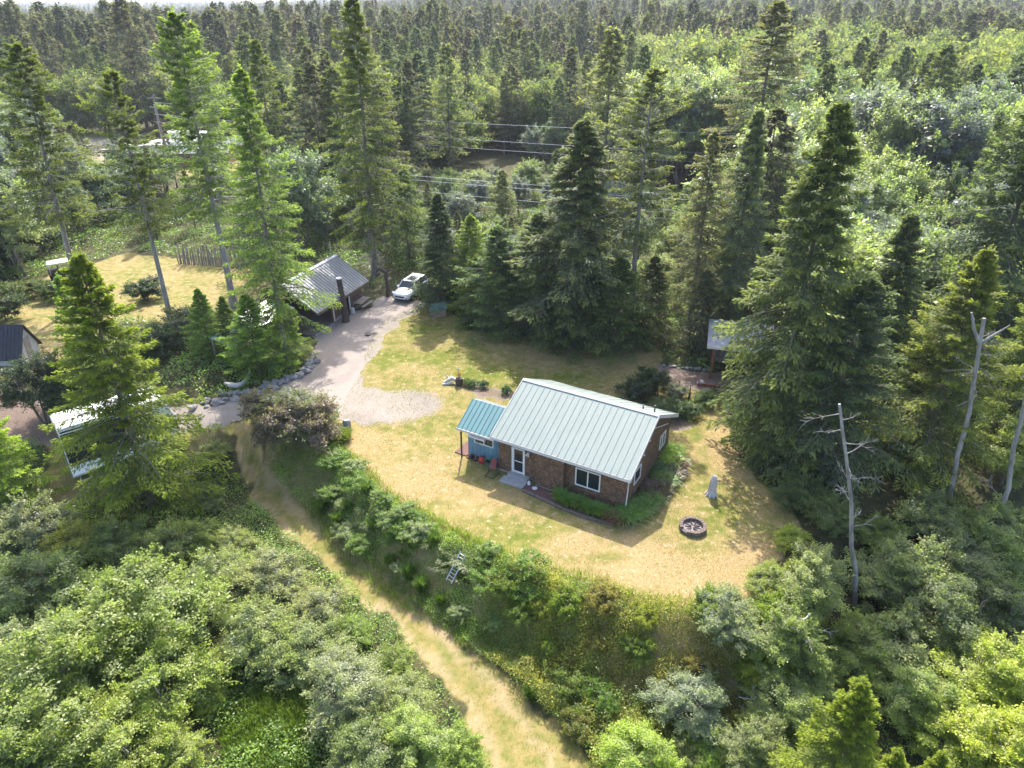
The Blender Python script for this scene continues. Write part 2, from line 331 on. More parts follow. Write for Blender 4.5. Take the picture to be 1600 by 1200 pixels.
def shingles():
    m, nt, bs, out = newmat('cedar_shingles'); tc = N(nt, 'ShaderNodeTexCoord').outputs['UV']
    br = N(nt, 'ShaderNodeTexBrick'); nt.links.new(tc, br.inputs[0]); br.inputs['Scale'].default_value = 1.0
    br.inputs['Brick Width'].default_value = .16; br.inputs['Row Height'].default_value = .17; br.inputs['Mortar Size'].default_value = .012
    br.inputs['Color1'].default_value = (.085, .048, .030, 1); br.inputs['Color2'].default_value = (.17, .105, .065, 1); br.inputs['Mortar'].default_value = (.025, .016, .012, 1)
    br.inputs['Bias'].default_value = 0.0
    o = N(nt, 'ShaderNodeTexCoord').outputs['Object']; f = noise(nt, o, 1.2, 4)
    nt.links.new(mix(nt, ramp(nt, f, [(.35, 0.), (.65, .7)]), br.outputs[0], mix(nt, 1., br.outputs[0], (1.5, 1.35, 1.2), 'MULTIPLY')), bs.inputs['Base Color'])
    bs.inputs['Roughness'].default_value = .85; bump(nt, bs, br.outputs['Fac'], -.6, .02); return m
M_SHING = shingles()
def glass():
    m, nt, bs, out = newmat('window_glass'); bs.inputs['Base Color'].default_value = (.015, .02, .025, 1); bs.inputs['Roughness'].default_value = .06
    bs.inputs['Specular IOR Level'].default_value = .6; return m
M_GLASS = glass()
def car_paint(name, c):
    m, nt, bs, out = newmat(name); bs.inputs['Base Color'].default_value = (*c, 1); bs.inputs['Roughness'].default_value = .3
    bs.inputs['Coat Weight'].default_value = .7; bs.inputs['Coat Roughness'].default_value = .05; return m
M_CAR = car_paint('car_paint_white', (.72, .74, .77)); M_RVW = car_paint('rv_white', (.78, .78, .78)); M_RVD = car_paint('rv_dark', (.03, .03, .04))
def wall_uv(o):
    """box-projected UVs in metres for the shingle courses"""
    me = o.data; uv = me.uv_layers.new(name='UVMap')
    for p in me.polygons:
        n = p.normal; h = Vector((-n.y, n.x, 0)); h = h.normalized() if h.length > .1 else Vector((1, 0, 0))
        for li in p.loop_indices:
            v = me.vertices[me.loops[li].vertex_index].co; uv.data[li].uv = (v.dot(h), v.z if abs(n.z) < .8 else v.y)

# ------------------------------------------------------------------ the cabin (local frame: x along the front eave towards the left, y towards the back)
def roof_plane(mb, x0, x1, ye, yr, ze, zr, th=.09, ribs=.41, rib_h=.022):
    """one slope from the eave (ye, ze) to the ridge (yr, zr) with raised standing seams"""
    q = [(x0, ye, ze), (x1, ye, ze), (x1, yr, zr), (x0, yr, zr)]
    n = (Vector(q[1]) - Vector(q[0])).cross(Vector(q[2]) - Vector(q[0]))
    if n.z < 0: q = q[::-1]
    mb.slab(q, th)
    if not ribs: return
    k = max(2, int(round(abs(x1 - x0) / ribs))); nn = Vector((0, -(zr - ze), (yr - ye))).normalized()
    if nn.z < 0: nn = -nn
    for i in range(k + 1):
        x = x0 + (x1 - x0) * i / k; x = min(max(x, min(x0, x1) + .02), max(x0, x1) - .02)
        a = Vector((x, ye, ze)) + nn * .001; b = Vector((x, yr, zr)) + nn * .001; w = Vector((.016, 0, 0))
        mb.poly([a - w, a + w, b + w, b - w, a - w + nn * rib_h, a + w + nn * rib_h, b + w + nn * rib_h, b - w + nn * rib_h],
                [(4, 5, 6, 7), (0, 4, 7, 3), (1, 2, 6, 5), (0, 1, 5, 4), (3, 7, 6, 2)])
def gable_box(mb, x0, x1, y0, y1, ym, zw, zm, zb=0):
    vs = []
    for x in (x0, x1): vs += [(x, y0, zb), (x, y1, zb), (x, y1, zw), (x, ym, zm), (x, y0, zw)]
    mb.poly(vs, [(0, 1, 2, 3, 4), (9, 8, 7, 6, 5), (0, 4, 9, 5), (1, 6, 7, 2)])
def window(parent, x0, x1, z0, z1, y, panes=2, horizontal=False, axis='y', depth=.05, fw=.07, frame_mat=None, label=None, side=-1):
    """framed window on a wall plane; axis 'y' = wall faces -y, axis 'x' = wall faces +-x"""
    def bx(mb, a0, a1, d0, d1, c0, c1):
        if axis == 'y': mb.box(a0, a1, y + side * max(d0, d1), y + side * min(d0, d1), c0, c1) if side < 0 else mb.box(a0, a1, y + d0, y + d1, c0, c1)
        else:
            e0, e1 = sorted((y + side * d0, y + side * d1)); mb.box(e0, e1, a0, a1, c0, c1)
    f = MB(); bx(f, x0, x0 + fw, -.01, depth, z0, z1); bx(f, x1 - fw, x1, -.01, depth, z0, z1)
    bx(f, x0 + fw, x1 - fw, -.01, depth, z0, z0 + fw); bx(f, x0 + fw, x1 - fw, -.01, depth, z1 - fw, z1)
    for k in range(1, panes):
        if horizontal: zz = z0 + (z1 - z0) * k / panes; bx(f, x0 + fw, x1 - fw, -.01, depth - .012, zz - .03, zz + .03)
        else: xx = x0 + (x1 - x0) * k / panes; bx(f, xx - .035, xx + .035, -.01, depth - .012, z0 + fw, z1 - fw)
    w_ = f.build('window', frame_mat or M_WHITE, parent)
    if label: w_['label'] = label
    p = MB(); bx(p, x0 + fw, x1 - fw, -.02, .012, z0 + fw, z1 - fw); p.build('pane', M_GLASS, w_)
    return w_
OX, OY = 6.56, 32.12
cabin = empty('cabin', (OX, OY, 0), 'brown shingled cabin with a pale green metal roof and blue annex, alone on the lawn', 'cabin', rz=R_(150))
# local x runs left along the eave, local y must run back: rotation by 150 deg makes x=(-.866,.5), y=(-.5,-.866), so mirror y
def CB():
    return MB()
def flip(mb):
    mb.v = [(x, -y, z) for x, y, z in mb.v]; mb.f = [f[::-1] for f in mb.f]; return mb
_MB = MB
class FMB(MB):
    def build(s, *a, **k): flip(s); return _MB.build(s, *a, **k)
_MB = MB
MB = FMB      # everything of the cabin is written with y towards the back
EZ, RZ, RY, LEN = 2.6, 4.65, 4.12, 9.1
mb = MB(); gable_box(mb, .32, 8.8, .45, 7.8, 4.12, 2.58, 4.42, .14); mb.box(4.15, 6.05, .10, .449, .14, 2.50)
o = mb.build('wall', M_SHING, cabin); wall_uv(o)
mb = MB(); mb.box(.36, 8.76, .49, 7.76, -.1, .139); mb.box(4.19, 6.01, .14, .489, -.1, .139); mb.build('foundation', M_CONC, cabin)
mb = MB(); roof_plane(mb, 0, LEN, 0, RY, EZ + .1, RZ + .1); roof_plane(mb, 0, LEN, 8.25, RY, EZ + .1, RZ + .1)
roof = mb.build('roof', M_ROOF, cabin)
mb = MB(); sl = (RZ - EZ) / RY; 
mb.slab([(0, RY - .17, RZ + .147 - .17 * sl), (0, RY, RZ + .15), (LEN, RY, RZ + .15), (LEN, RY - .17, RZ + .147 - .17 * sl)][::-1], .012)
mb.slab([(0, RY + .17, RZ + .147 - .17 * sl), (LEN, RY + .17, RZ + .147 - .17 * sl), (LEN, RY, RZ + .15), (0, RY, RZ + .15)][::-1], .012)
mb.build('ridge_cap', M_RIDGE, roof)
mb = MB()
mb.box(-.02, LEN + .02, -.035, -.003, EZ - .12, EZ + .085); mb.box(-.02, LEN + .02, 8.253, 8.285, EZ - .12, EZ + .085)
for x in (-.03, LEN + .004):
    for ya, yb in ((0, RY), (8.25, RY)):
        mb.poly([(x, ya, EZ - .12), (x, yb, RZ - .12), (x, yb, RZ + .13), (x, ya, EZ + .13), (x + .026, ya, EZ - .12), (x + .026, yb, RZ - .12), (x + .026, yb, RZ + .13), (x + .026, ya, EZ + .13)],
                [(0, 1, 2, 3), (7, 6, 5, 4), (3, 2, 6, 7), (0, 4, 5, 1), (0, 3, 7, 4), (1, 5, 6, 2)])
mb.build('fascia', simple('fascia', (.45, .44, .44), (.55, .54, .53), 4, .6), cabin)
for x, h in ((.62, .42), (1.35, .25)):
    mb = MB(); mb.tube([(x, 5.1, 4.2), (x, 5.1, 4.3 + h)], .045, 8); mb.build('vent_pipe', M_DKMETAL, roof)
window(cabin, 1.93, 3.52, .85, 2.07, .45, 2, label='wide white two-pane window of the front wall')
window(cabin, 5.9, 6.9, 1.15, 2.15, .32, 2, axis='x', side=-1, label='window near the back of the gable wall')
window(cabin, 1.55, 2.6, 1.2, 2.15, .32, 1, axis='x', side=-1, label='window in the gable wall next to the front corner')
# door
mb = MB(); mb.box(6.90, 6.99, .36, .449, .30, 2.12); mb.box(7.72, 7.81, .36, .449, .30, 2.12); mb.box(6.99, 7.72, .36, .449, 2.04, 2.12)
mb.box(6.99, 7.72, .40, .46, .30, .42); mb.box(6.99, 7.72, .40, .46, 1.12, 1.17); mb.box(6.99, 7.05, .40, .46, .42, 1.12); mb.box(7.66, 7.72, .40, .46, .42, 1.12)
mb.box(6.99, 7.05, .40, .46, 1.17, 2.04); mb.box(7.66, 7.72, .40, .46, 1.17, 2.04)
d = mb.build('door', M_WHITE, cabin)
for z0, z1 in ((.42, 1.12), (1.17, 2.04)):
    mb = MB(); mb.box(7.05, 7.66, .425, .452, z0, z1); mb.build('pane', M_GLASS, d)
mb = MB(); mb.tube([(7.68, .38, 1.14), (7.68, .33, 1.14), (7.64, .33, 1.14)], .015, 6); mb.build('handle', M_DKMETAL, d)
mb = MB(); mb.box(6.6, 6.72, .33, .449, 1.95, 2.06); mb.tube([(6.62, .33, 1.97), (6.56, .22, 1.9)], [.05, .07], 8); mb.tube([(6.7, .33, 1.97), (6.76, .22, 1.9)], [.05, .07], 8)
mb.build('porch_light', M_WHITE, cabin)
for y_, z_ in ((3.5, 3.3), (2.7, 2.75)): mb = MB(); mb.tube([(.25, y_, z_), (.2, y_ - .05, z_ - .08)], [.04, .07], 8); mb.build('flood_light', M_WHITE, cabin)
mb = MB(); mb.tube([(.06, .06, 2.58), (.2, .38, 2.3), (.27, .4, .3)], .035, 6); mb.build('downspout', M_WHITE, cabin)
mb = MB(); mb.tube([(.22, 3.75, 3.9), (.22, 6.9, 2.62)], .03, 6); mb.build('conduit', M_WHITE, cabin)
mb = MB(); mb.box(6.5, 8.15, -.62, .05, -.05, .12); mb.box(6.55, 7.95, .05, .44, -.05, .27); mb.build('porch_step', M_CONC, cabin, bevel=.015)
# annex
AX0, AX1 = 9.11, 11.55
mb = MB(); gable_box(mb, 8.82, 11.35, .95, 3.7, 2.2, 2.22, 3.05, .12); aw = mb.build('annex_wall', M_BLUE, cabin)
mb = MB()
for k in range(9): mb.box(8.95 + k * .3, 8.98 + k * .3, .925, .948, .12, 2.18)
for k in range(9): mb.box(11.352, 11.375, 1.05 + k * .3, 1.08 + k * .3, .12, 2.2 + .0 * k)
mb.build('batten', M_BLUE, aw)
mb = MB(); roof_plane(mb, AX0, 11.72, .22, 2.15, 2.36, 3.5, .07, .32, .03); mb.build('annex_roof', M_TEAL, cabin)
mb = MB(); roof_plane(mb, AX0, 11.72, 4.05, 2.17, 2.36, 3.5, .07, .32, .03); mb.build('annex_roof', simple('roof_pale', (.42, .44, .44), rough=.45), cabin)
mb = MB(); mb.box(9.0, 11.74, .18, .217, 2.2, 2.35); mb.build('annex_fascia', simple('fascia_pale', (.42, .40, .40), rough=.6), cabin)
window(cabin, 9.45, 10.9, 1.12, 1.85, .95, 2, label='annex window under a rolled white awning')
mb = MB(); mb.tube([(9.95, .72, 1.66), (11.2, .72, 1.66)], .10, 10); mb.build('awning', M_WHITE, cabin)
mb = MB(); mb.tube([(11.62, .5, 0), (11.62, .5, .9), (11.6, .5, 2.3)], [.05, .06, .05], 6)
for k in range(6): mb.tube([(11.62, .5, .4 + k * .28), (11.55 + .12 * (k % 2), .42, .44 + k * .28)], [.05, .02], 5)
mb.build('porch_post', M_LOG, cabin)
mb = MB(); mb.box(8.9, 11.3, .55, .94, -.02, .06); mb.box(11.4, 12.3, .7, 2.2, -.02, .05); mb.build('mulch_strip', M_MULCH, cabin)
MB = _MB
def cab(x, y, z=0.0):   # cabin frame -> world
    return (OX - .866 * x + .5 * y, OY + .5 * x + .866 * y, z)
# ------------------------------------------------------------------ garage with open bays
def frame(px, py, ang):      # helper frame for yard things
    return Matrix.Translation((px, py, 0)) @ Matrix.Rotation(ang, 4, 'Z')
GA = math.atan2(.94, .345)
gar = empty('garage', (-16.96, 56.94, 0), 'open-fronted brown garage with a grey metal gable roof beside the gravel drive', 'garage', rz=GA)
M_BROWN = simple('brown_boards', (.085, .055, .04), (.15, .10, .075), 4, .85, bmp=.2)
mb = MB(); roof_plane(mb, 0, 8.8, -.15, 3.3, 2.3, 4.5, .1, .38, .04); roof_plane(mb, 0, 8.8, 6.75, 3.3, 2.3, 4.5, .1, .38, .04)
gr_ = mb.build('roof', M_GREY, gar)
mb = MB(); mb.slab([(-.02, 3.08, 4.43), (8.82, 3.08, 4.43), (8.82, 3.3, 4.56), (-.02, 3.3, 4.56)], .012); mb.slab([(8.82, 3.52, 4.43), (-.02, 3.52, 4.43), (-.02, 3.3, 4.56), (8.82, 3.3, 4.56)], .012)
mb.build('ridge_cap', M_RIDGE, gr_)
mb = MB(); mb.box(.3, 8.5, 6.0, 6.12, 0, 2.5); mb.box(8.38, 8.5, .7, 5.99, 0, 2.35); mb.box(.3, .42, 2.5, 5.99, 0, 2.35); mb.box(6.25, 8.37, .65, .77, .0, 2.3); mb.box(3.6, 4.95, .65, .77, .28, 2.3)
mb.poly([(8.42, .72, 2.36), (8.42, 6.0, 2.5), (8.42, 3.3, 4.3)], [(0, 1, 2)])
mb.build('wall', M_BROWN, gar)
mb = MB(); mb.box(.1, 8.5, .45, 5.98, -.1, .07); mb.build('floor_slab', simple('dirt_floor', (.13, .10, .085), (.20, .16, .135), 4, .95), gar)
mb = MB(); mb.box(3.5, 5.0, .5, .64, .0, .27); mb.box(.1, 3.1, .38, .5, -.05, .12); mb.build('curb', M_CONC, gar)
for x in (3.2, 3.42, 5.05, 6.12):
    mb = MB(); mb.box(x, x + .1, .55, .64, .07, 2.32); mb.build('post', M_WHITE if x != 3.2 else M_WOOD, gar)
mb = MB(); mb.box(-.02, 8.82, -.2, -.155, 2.08, 2.29); mb.build('fascia', M_BROWN, gar)
mb = MB(); mb.slab([(-5.2, 2.0, 2.6), (-.1, 2.0, 2.6), (-.1, 4.6, 3.1), (-5.2, 4.6, 3.1)], .06)
ln = mb.build('lean_to_roof', M_WHITE, gar)
mb = MB(); mb.slab([(-8.0, 2.2, 2.3), (-5.3, 2.2, 2.3), (-5.3, 4.4, 2.7), (-8.0, 4.4, 2.7)], .05)
mb.build('lean_to_roof', simple('roof_faded_teal', (.12, .20, .20), rough=.6), gar)['label'] = 'teal corrugated end of the lean-to'
for x, y, h in ((-7.9, 2.3, 2.2), (-5.25, 2.2, 2.55), (-7.9, 4.2, 2.6), (-5.25, 4.3, 2.8), (-.4, 2.2, 2.55)):
    mb = MB(); mb.box(x, x + .1, y, y + .1, -.1, h); mb.build('lean_to_post', M_WOODGREY, gar)
mb = MB(); mb.tube([(8.2, 3.4, 4.4), (8.2, 3.4, 6.0)], .02, 6); mb.build('antenna', M_DRIFT, gar)
def gl(x, y, z=0): return (-16.96 + .345 * x - .94 * y, 56.94 + .94 * x + .345 * y, z)
t = empty('log_post', gl(3.95, -.25), 'tall dark bare log standing upright in front of the garage eave', 'log')
mb = MB(); mb.tube([(0, 0, -.1), (.02, 0, .4), (-.03, .05, 2), (-.12, .1, 3.0), (-.2, .1, 4.1)], [.42, .33, .27, .25, .24], 12)
for k in range(7): a = k * 2.4; mb.tube([(.2 * math.cos(a), .2 * math.sin(a), .5 + k * .5), (.42 * math.cos(a), .42 * math.sin(a), .62 + k * .5)], [.05, .02], 5)
mb.build('bark', M_LOG, t)
mb = MB(); mb.tube([(-.2, .1, 4.105), (-.2, .1, 4.2)], [.26, .25], 12); mb.build('cap', M_WHITE, t)
def plank_table(loc, rz, label, L=1.9):
    t = empty('picnic_table', loc, label, 'table', rz=rz)
    mb = MB()
    for k in range(5): mb.box(-L / 2, L / 2, -.4 + k * .163, -.26 + k * .163, .70, .74)
    mb.build('tabletop', M_WOODGREY, t)
    for s in (-1, 1):
        mb = MB(); mb.box(-L / 2, L / 2, s * .62 - .13, s * .62 + .13, .42, .46); mb.build('bench', M_WOODGREY, t)
        mb = MB()
        for q in (-1, 1): mb.tube([(s * L * .38, q * .65, 0), (s * L * .38, q * .25, .70)], .04, 4)
        mb.box(s * L * .38 - .02, s * L * .38 + .02, -.7, .7, .37, .415); mb.build('leg', M_WOODGREY, t)
p = ung(566, 480); plank_table(p, GA, 'weathered picnic table beside the garage wall')
t = empty('stump', ung(551, 489), 'pale short stump on the garage curb', 'stump')
mb = MB(); mb.tube([(0, 0, -.05), (0, 0, .5)], [.24, .2], 10); mb.build('wood', M_DRIFT, t)
# driftwood gate post right of the garage
p = ung(606, 463)
t = empty('carved_post', (p[0], p[1], 0), 'rough reddish log post with a gnarled top, between garage and white car', 'post')
mb = MB(); mb.tube([(0, 0, -.1), (.05, 0, 1.2), (-.05, .1, 2.6)], [.22, .17, .18], 8); mb.tube([(-.05, .1, 2.5), (-.6, .1, 2.9), (-.9, .2, 2.6)], [.15, .2, .08], 7); mb.tube([(-.05, .1, 2.5), (.4, .1, 2.8)], [.15, .1], 7)
mb.build('wood', M_LOG, t)
p = ung(575, 523); o = empty('skillet', (p[0], p[1], p[2]), 'small black iron pan lying on the gravel drive', 'pan')
mb = MB(); mb.tube([(0, 0, .02), (0, 0, .1)], [.24, .3], 14); mb.build('dish', M_DKMETAL, o); mb = MB(); mb.tube([(.26, 0, .08), (.65, .08, .1)], .04, 6); mb.build('handle', M_DKMETAL, o)

# ------------------------------------------------------------------ white crossover car
def wheel(parent, x, y, z, r=.35, wdt=.23):
    s = 1 if y > 0 else -1
    mb = MB(); mb.tube([(x, y - wdt / 2, z), (x, y + wdt / 2, z)], r, 20); w_ = mb.build('wheel', M_RUBBER, parent, bevel=.03)
    mb = MB(); mb.tube([(x, y + s * wdt / 2, z), (x, y + s * (wdt / 2 + .015), z)], [r * .66, r * .6], 16); mb.build('rim', simple('rim_alloy', (.25, .26, .27), rough=.35, metal=.6) if 'rim_alloy' not in bpy.data.materials else bpy.data.materials['rim_alloy'], w_)
def loft(sections, smooth=True):
    """sections: list of rings with equal point counts"""
    mb = MB(); n = len(sections[0]); vs = [p for r in sections for p in r]; fs = []
    for i in range(len(sections) - 1):
        for k in range(n): fs.append((i * n + k, i * n + (k + 1) % n, (i + 1) * n + (k + 1) % n, (i + 1) * n + k))
    fs += [tuple(range(n - 1, -1, -1)), tuple(range((len(sections) - 1) * n, len(sections) * n))]
    mb.poly(vs, fs, smooth); return mb
def car(loc, rz, label):
    t = empty('parked_car', loc, label, 'car', rz=rz)
    def ring(x, w_, zb, zt, sh=.06):
        return [(x, -w_ * .9, zb), (x, -w_, zb + .15), (x, -w_ * 1.0, zt - .18), (x, -w_ * .90, zt - .03), (x, -w_ * .5, zt + sh * .6), (x, 0, zt + sh), (x, w_ * .5, zt + sh * .6), (x, w_ * .9, zt - .03), (x, w_, zt - .18), (x, w_, zb + .15), (x, w_ * .9, zb)]
    S = [ring(2.32, .66, .34, .70, .02), ring(2.27, .80, .27, .80, .02), ring(2.05, .90, .22, .90), ring(1.5, .93, .2, .98), ring(1.0, .93, .2, 1.02), ring(0, .93, .2, 1.03), ring(-1.2, .93, .2, 1.06), ring(-1.9, .92, .22, 1.10),
         ring(-2.2, .88, .28, 1.08), ring(-2.3, .78, .38, .98)]
    b = loft(S).build('body', M_CAR, t)
    m = b.modifiers.new('sub', 'SUBSURF'); m.levels = 1; m.render_levels = 1
    def gring(x, wb, wt, z0, z1): return [(x, -wb, z0), (x, -wt, z1), (x, wt, z1), (x, wb, z0)]
    gl_ = MB(); V = [(1.02, -.82, 1.0), (1.02, .82, 1.0), (.30, .66, 1.56), (.30, -.66, 1.56), (-2.12, -.80, 1.06), (-2.12, .80, 1.06), (-1.72, .64, 1.58), (-1.72, -.64, 1.58)]
    gl_.poly(V, [(0, 1, 2, 3), (1, 5, 6, 2), (5, 4, 7, 6), (4, 0, 3, 7), (3, 2, 6, 7), (0, 4, 5, 1)]); gl_.build('glasshouse', M_GLASS, t)
    r = MB(); r.slab([(.34, -.70, 1.575), (-1.85, -.68, 1.60), (-1.85, .68, 1.60), (.34, .70, 1.575)][::-1], .05); rf = r.build('roof', M_CAR, t, bevel=.02)
    r = MB(); r.slab([(.12, -.45, 1.592), (-1.2, -.45, 1.606), (-1.2, .45, 1.606), (.12, .45, 1.592)][::-1], .012); r.build('sunroof', M_GLASS, rf)
    for s in (-1, 1):
        for a_, b_, r_ in (((1.04, s * .84, 1.0), (.32, s * .69, 1.565), .035), ((-2.14, s * .82, 1.06), (-1.78, s * .67, 1.585), .06), ((-.45, s * .86, 1.03), (-.5, s * .70, 1.56), .03)):
            pl = MB(); pl.tube([a_, b_], r_, 5); pl.build('pillar', M_CAR, t)
    g_ = MB(); g_.box(2.24, 2.335, -.5, .5, .50, .66); g_.box(2.2, 2.32, -.6, .6, .30, .38); g_.build('grille', M_DKMETAL, t)
    for s in (-1, 1):
        h = MB(); h.slab([(2.24, s * .84, .84), (2.28, s * .52, .80), (2.02, s * .60, .93), (1.98, s * .90, .93)][::s], .08); h.build('headlight', simple('lamp_glass', (.55, .57, .6), rough=.15) if 'lamp_glass' not in bpy.data.materials else bpy.data.materials['lamp_glass'], t)
        h = MB(); h.box(.72, .9, s * .98 - .1, s * .98 + .1, 1.02, 1.17); h.build('mirror', M_CAR, t, bevel=.03)
        h = MB(); h.box(2.235, 2.30, s * .68 - .09, s * .68 + .09, .40, .52); h.build('fog_lamp', M_DKMETAL, t)
        for x in (1.42, -1.38): wheel(t, x, s * .84, .35)
        h = MB(); h.box(-2.33, -2.2, s * .72 - .14, s * .72 + .14, .8, 1.0); h.build('tail_lamp', M_RED, t)
    return t
car((-10.15, 67.3, 0.03), math.atan2(-.93, -.36), 'white crossover car with a dark sunroof parked at the end of the gravel drive')
# low black netting fence panels beside the car
a = Vector(ung(652, 462)); b = Vector(ung(722, 476))
t = empty('netting_fence', (a.x, a.y, 0), 'low fence hung with black netting, from the white car to the dark firs', 'fence', rz=math.atan2(b.y - a.y, b.x - a.x))
L = (b - a).xy.length
mb = MB(); q = [];  n = 16
for i in range(n + 1): q += [(L * i / n, .06 * math.sin(i * 1.7), .03), (L * i / n, .06 * math.sin(i * 1.7), 1.45 - .12 * abs(math.sin(i * .8)))]
mb.poly(q, [(2 * i, 2 * i + 2, 2 * i + 3, 2 * i + 1) for i in range(n)], True); o = mb.build('netting', M_BLACK, t); so = o.modifiers.new('th', 'SOLIDIFY'); so.thickness = .01
for i in range(5): mb = MB(); mb.tube([(L * i / 4, -.1, -.2), (L * i / 4, -.1, 1.6)], .04, 6); mb.build('post', M_DKMETAL, t)
mb = MB(); mb.tube([(0, -.1, 1.5), (L, -.1, 1.46)], .03, 6); mb.build('top_rail', M_DKMETAL, t)
# little green-roofed hut
p = ung(684, 493)
t = empty('small_hut', (p[0], p[1], 0), 'knee-high tan hut with a green gable roof at the back of the lawn', 'hut', rz=R_(28))
mb = MB(); gable_box(mb, -.65, .65, -.5, .5, 0, .85, 1.22); mb.build('wall', M_TAN, t)
mb = MB(); roof_plane(mb, -.78, .78, -.66, 0, .78, 1.28, .04, .26, .015); roof_plane(mb, -.78, .78, .66, 0, .78, 1.28, .04, .26, .015); mb.build('roof', simple('roof_green', (.09, .15, .12), rough=.6), t)
mb = MB(); mb.box(-.68, -.652, -.28, .28, .05, .75); mb.build('door', M_WOODGREY, t)
mb = MB(); mb.tube([(-.7, .2, .4), (-.74, .2, .4)], .02, 5); mb.build('handle', M_DKMETAL, t)

# ------------------------------------------------------------------ open shelter at the right edge of the lawn
fl, fr, bl_ = Vector(un(1105, 540, 2.9)), Vector(un(1170, 547, 2.9)), Vector(un(1108, 506, 3.35))
dx = (fr - fl); ang = math.atan2(dx.y, dx.x)
t = empty('wood_shelter', (fl.x, fl.y, 0), 'open pole shelter with a flat grey metal roof on red-brown posts', 'shelter', rz=ang)
mb = MB(); roof_plane(mb, 0, 5.0, 0, 4.3, 2.9, 3.35, .06, .3, .025); mb.build('roof', simple('roof_galv', (.22, .235, .25), (.30, .32, .34), 2, .4), t)
mb = MB(); mb.box(0, 5, -.05, -.004, 2.68, 2.9); mb.build('fascia', simple('fascia_light', (.50, .47, .44), rough=.6), t)
for x, y, h in ((.55, .25, 2.68), (4.6, .25, 2.68), (.55, 3.9, 3.1), (4.6, 3.9, 3.1)): mb = MB(); mb.box(x - .09, x + .09, y - .09, y + .09, -.1, h); mb.build('post', M_WOOD, t)
mb = MB(); mb.box(.66, 4.49, 3.85, 3.92, .3, 2.9); mb.build('back_wall', M_BROWN, t)
fw_ = t
t = empty('firewood_stack', (fl.x + 1.9, fl.y + 3.1, 0), 'firewood stacked under the grey pole shelter', 'firewood', rz=ang)
mb = MB()
for i in range(13):
    for j in range(6): mb.tube([(i * .2 + (j % 2) * .1 - .2, -.2, .1 + j * .17), (i * .2 + (j % 2) * .1 - .2, .3 + .05 * math.sin(i * j), .1 + j * .17)], .09, 7)
mb.build('logs', M_WOODGREY, t)
p = ung(1103, 604); t = empty('garden_border', (p[0], p[1], 0), 'low red-brown board border in front of the shelter', 'border', rz=ang)
mb = MB(); mb.box(-.6, 3.0, -.05, .05, -.05, .28); mb.box(-.6, -.5, .051, 1.2, -.05, .28); mb.build('board', M_WOOD, t)
p = ung(1095, 598); o = MB(); o.tube([(0, 0, 0), (0, 0, .22)], [.35, .2], 9); t = empty('pale_rock', (p[0], p[1], 0), 'single pale rock on the bare dirt by the shelter', 'rock'); o.build('stone', M_DRIFT, t)
# dark garden stake
p = ung(1076, 628); t = empty('garden_stake', (p[0], p[1], 0), 'thin dark metal stake standing in the planted strip behind the cabin', 'stake')
mb = MB(); mb.tube([(0, 0, -.1), (0, 0, 1.5)], .035, 6); mb.tube([(0, 0, .2), (0, 0, .9)], [.12, .05], 6); mb.tube([(-.2, 0, 1.4), (.2, 0, 1.42)], .02, 5); mb.build('stake', M_DKMETAL, t)

# ------------------------------------------------------------------ yard things
p = ung(1082, 826); t = empty('fire_pit', (p[0], p[1], p[2]), 'round block fire pit full of ash on the dry grass', 'fire pit')
mb = MB(); n = 22
for lv in range(3):
    for k in range(n):
        if lv == 2 and k in (12, 13): continue
        a0 = 2 * math.pi * (k + .5 * (lv % 2)) / n + .012; a1 = a0 + 2 * math.pi / n - .024; r0, r1 = .56 + random.uniform(-.008, .008), .76 + random.uniform(-.01, .01); z0 = lv * .105 - .02; z1 = z0 + .1
        mb.poly([(r * math.cos(a), r * math.sin(a), z) for z in (z0, z1) for r, a in ((r0, a0), (r1, a0), (r1, a1), (r0, a1))], [(3, 2, 1, 0), (4, 5, 6, 7), (0, 1, 5, 4), (1, 2, 6, 5), (2, 3, 7, 6), (3, 0, 4, 7)])
mb.build('block_ring', M_BLOCK, t, bevel=.012)
mb = MB(); vs = [(0, 0, .14)]
for r in (.2, .38, .57):
    for k in range(18): vs.append((r * math.cos(k * math.pi / 9), r * math.sin(k * math.pi / 9), .12 + random.uniform(-.05, .04) - .05 * (r > .5)))
fs = [(0, 1 + k, 1 + (k + 1) % 18) for k in range(18)] + [(1 + q * 18 + k, 19 + q * 18 + k, 19 + q * 18 + (k + 1) % 18, 1 + q * 18 + (k + 1) % 18) for q in (0, 1) for k in range(18)]
mb.poly(vs, fs, True); mb.build('ash', M_ASH, t)
mb = MB()
for k in range(9): a = k * 2.3; mb.tube([(.1 * math.cos(a), .1 * math.sin(a), .17), (.45 * math.cos(a + .4), .45 * math.sin(a + .4), .19 + .02 * (k % 3))], .03, 5)
mb.build('charred_stick', M_LOG, t)
p = ung(1111, 773); t = empty('driftwood_stump', (p[0], p[1], p[2]), 'upright silvery driftwood stump standing on the grass behind the fire pit', 'stump')
mb = MB(); mb.tube([(0, 0, -.1), (.02, 0, .15), (.05, .02, .6), (.02, .04, 1.05), (.07, .02, 1.35)], [.34, .27, .22, .2, .13], 12)
for k in range(9): a = k * .7; mb.tube([(.15 * math.cos(a), .15 * math.sin(a), .25), (.40 * math.cos(a), .40 * math.sin(a), -.04)], [.09, .04], 6)
for k in range(7): a = k * .9 + .3; mb.tube([(.2 * math.cos(a), .2 * math.sin(a), .2), (.2 * math.cos(a + .3) + .04, .2 * math.sin(a + .3), 1.15)], [.06, .03], 6)
mb.build('wood', M_DRIFT, t)
p = ung(543, 672); t = empty('standing_log', (p[0], p[1], p[2]), 'short grey upright log with a pale top behind the bright green daylilies', 'log')
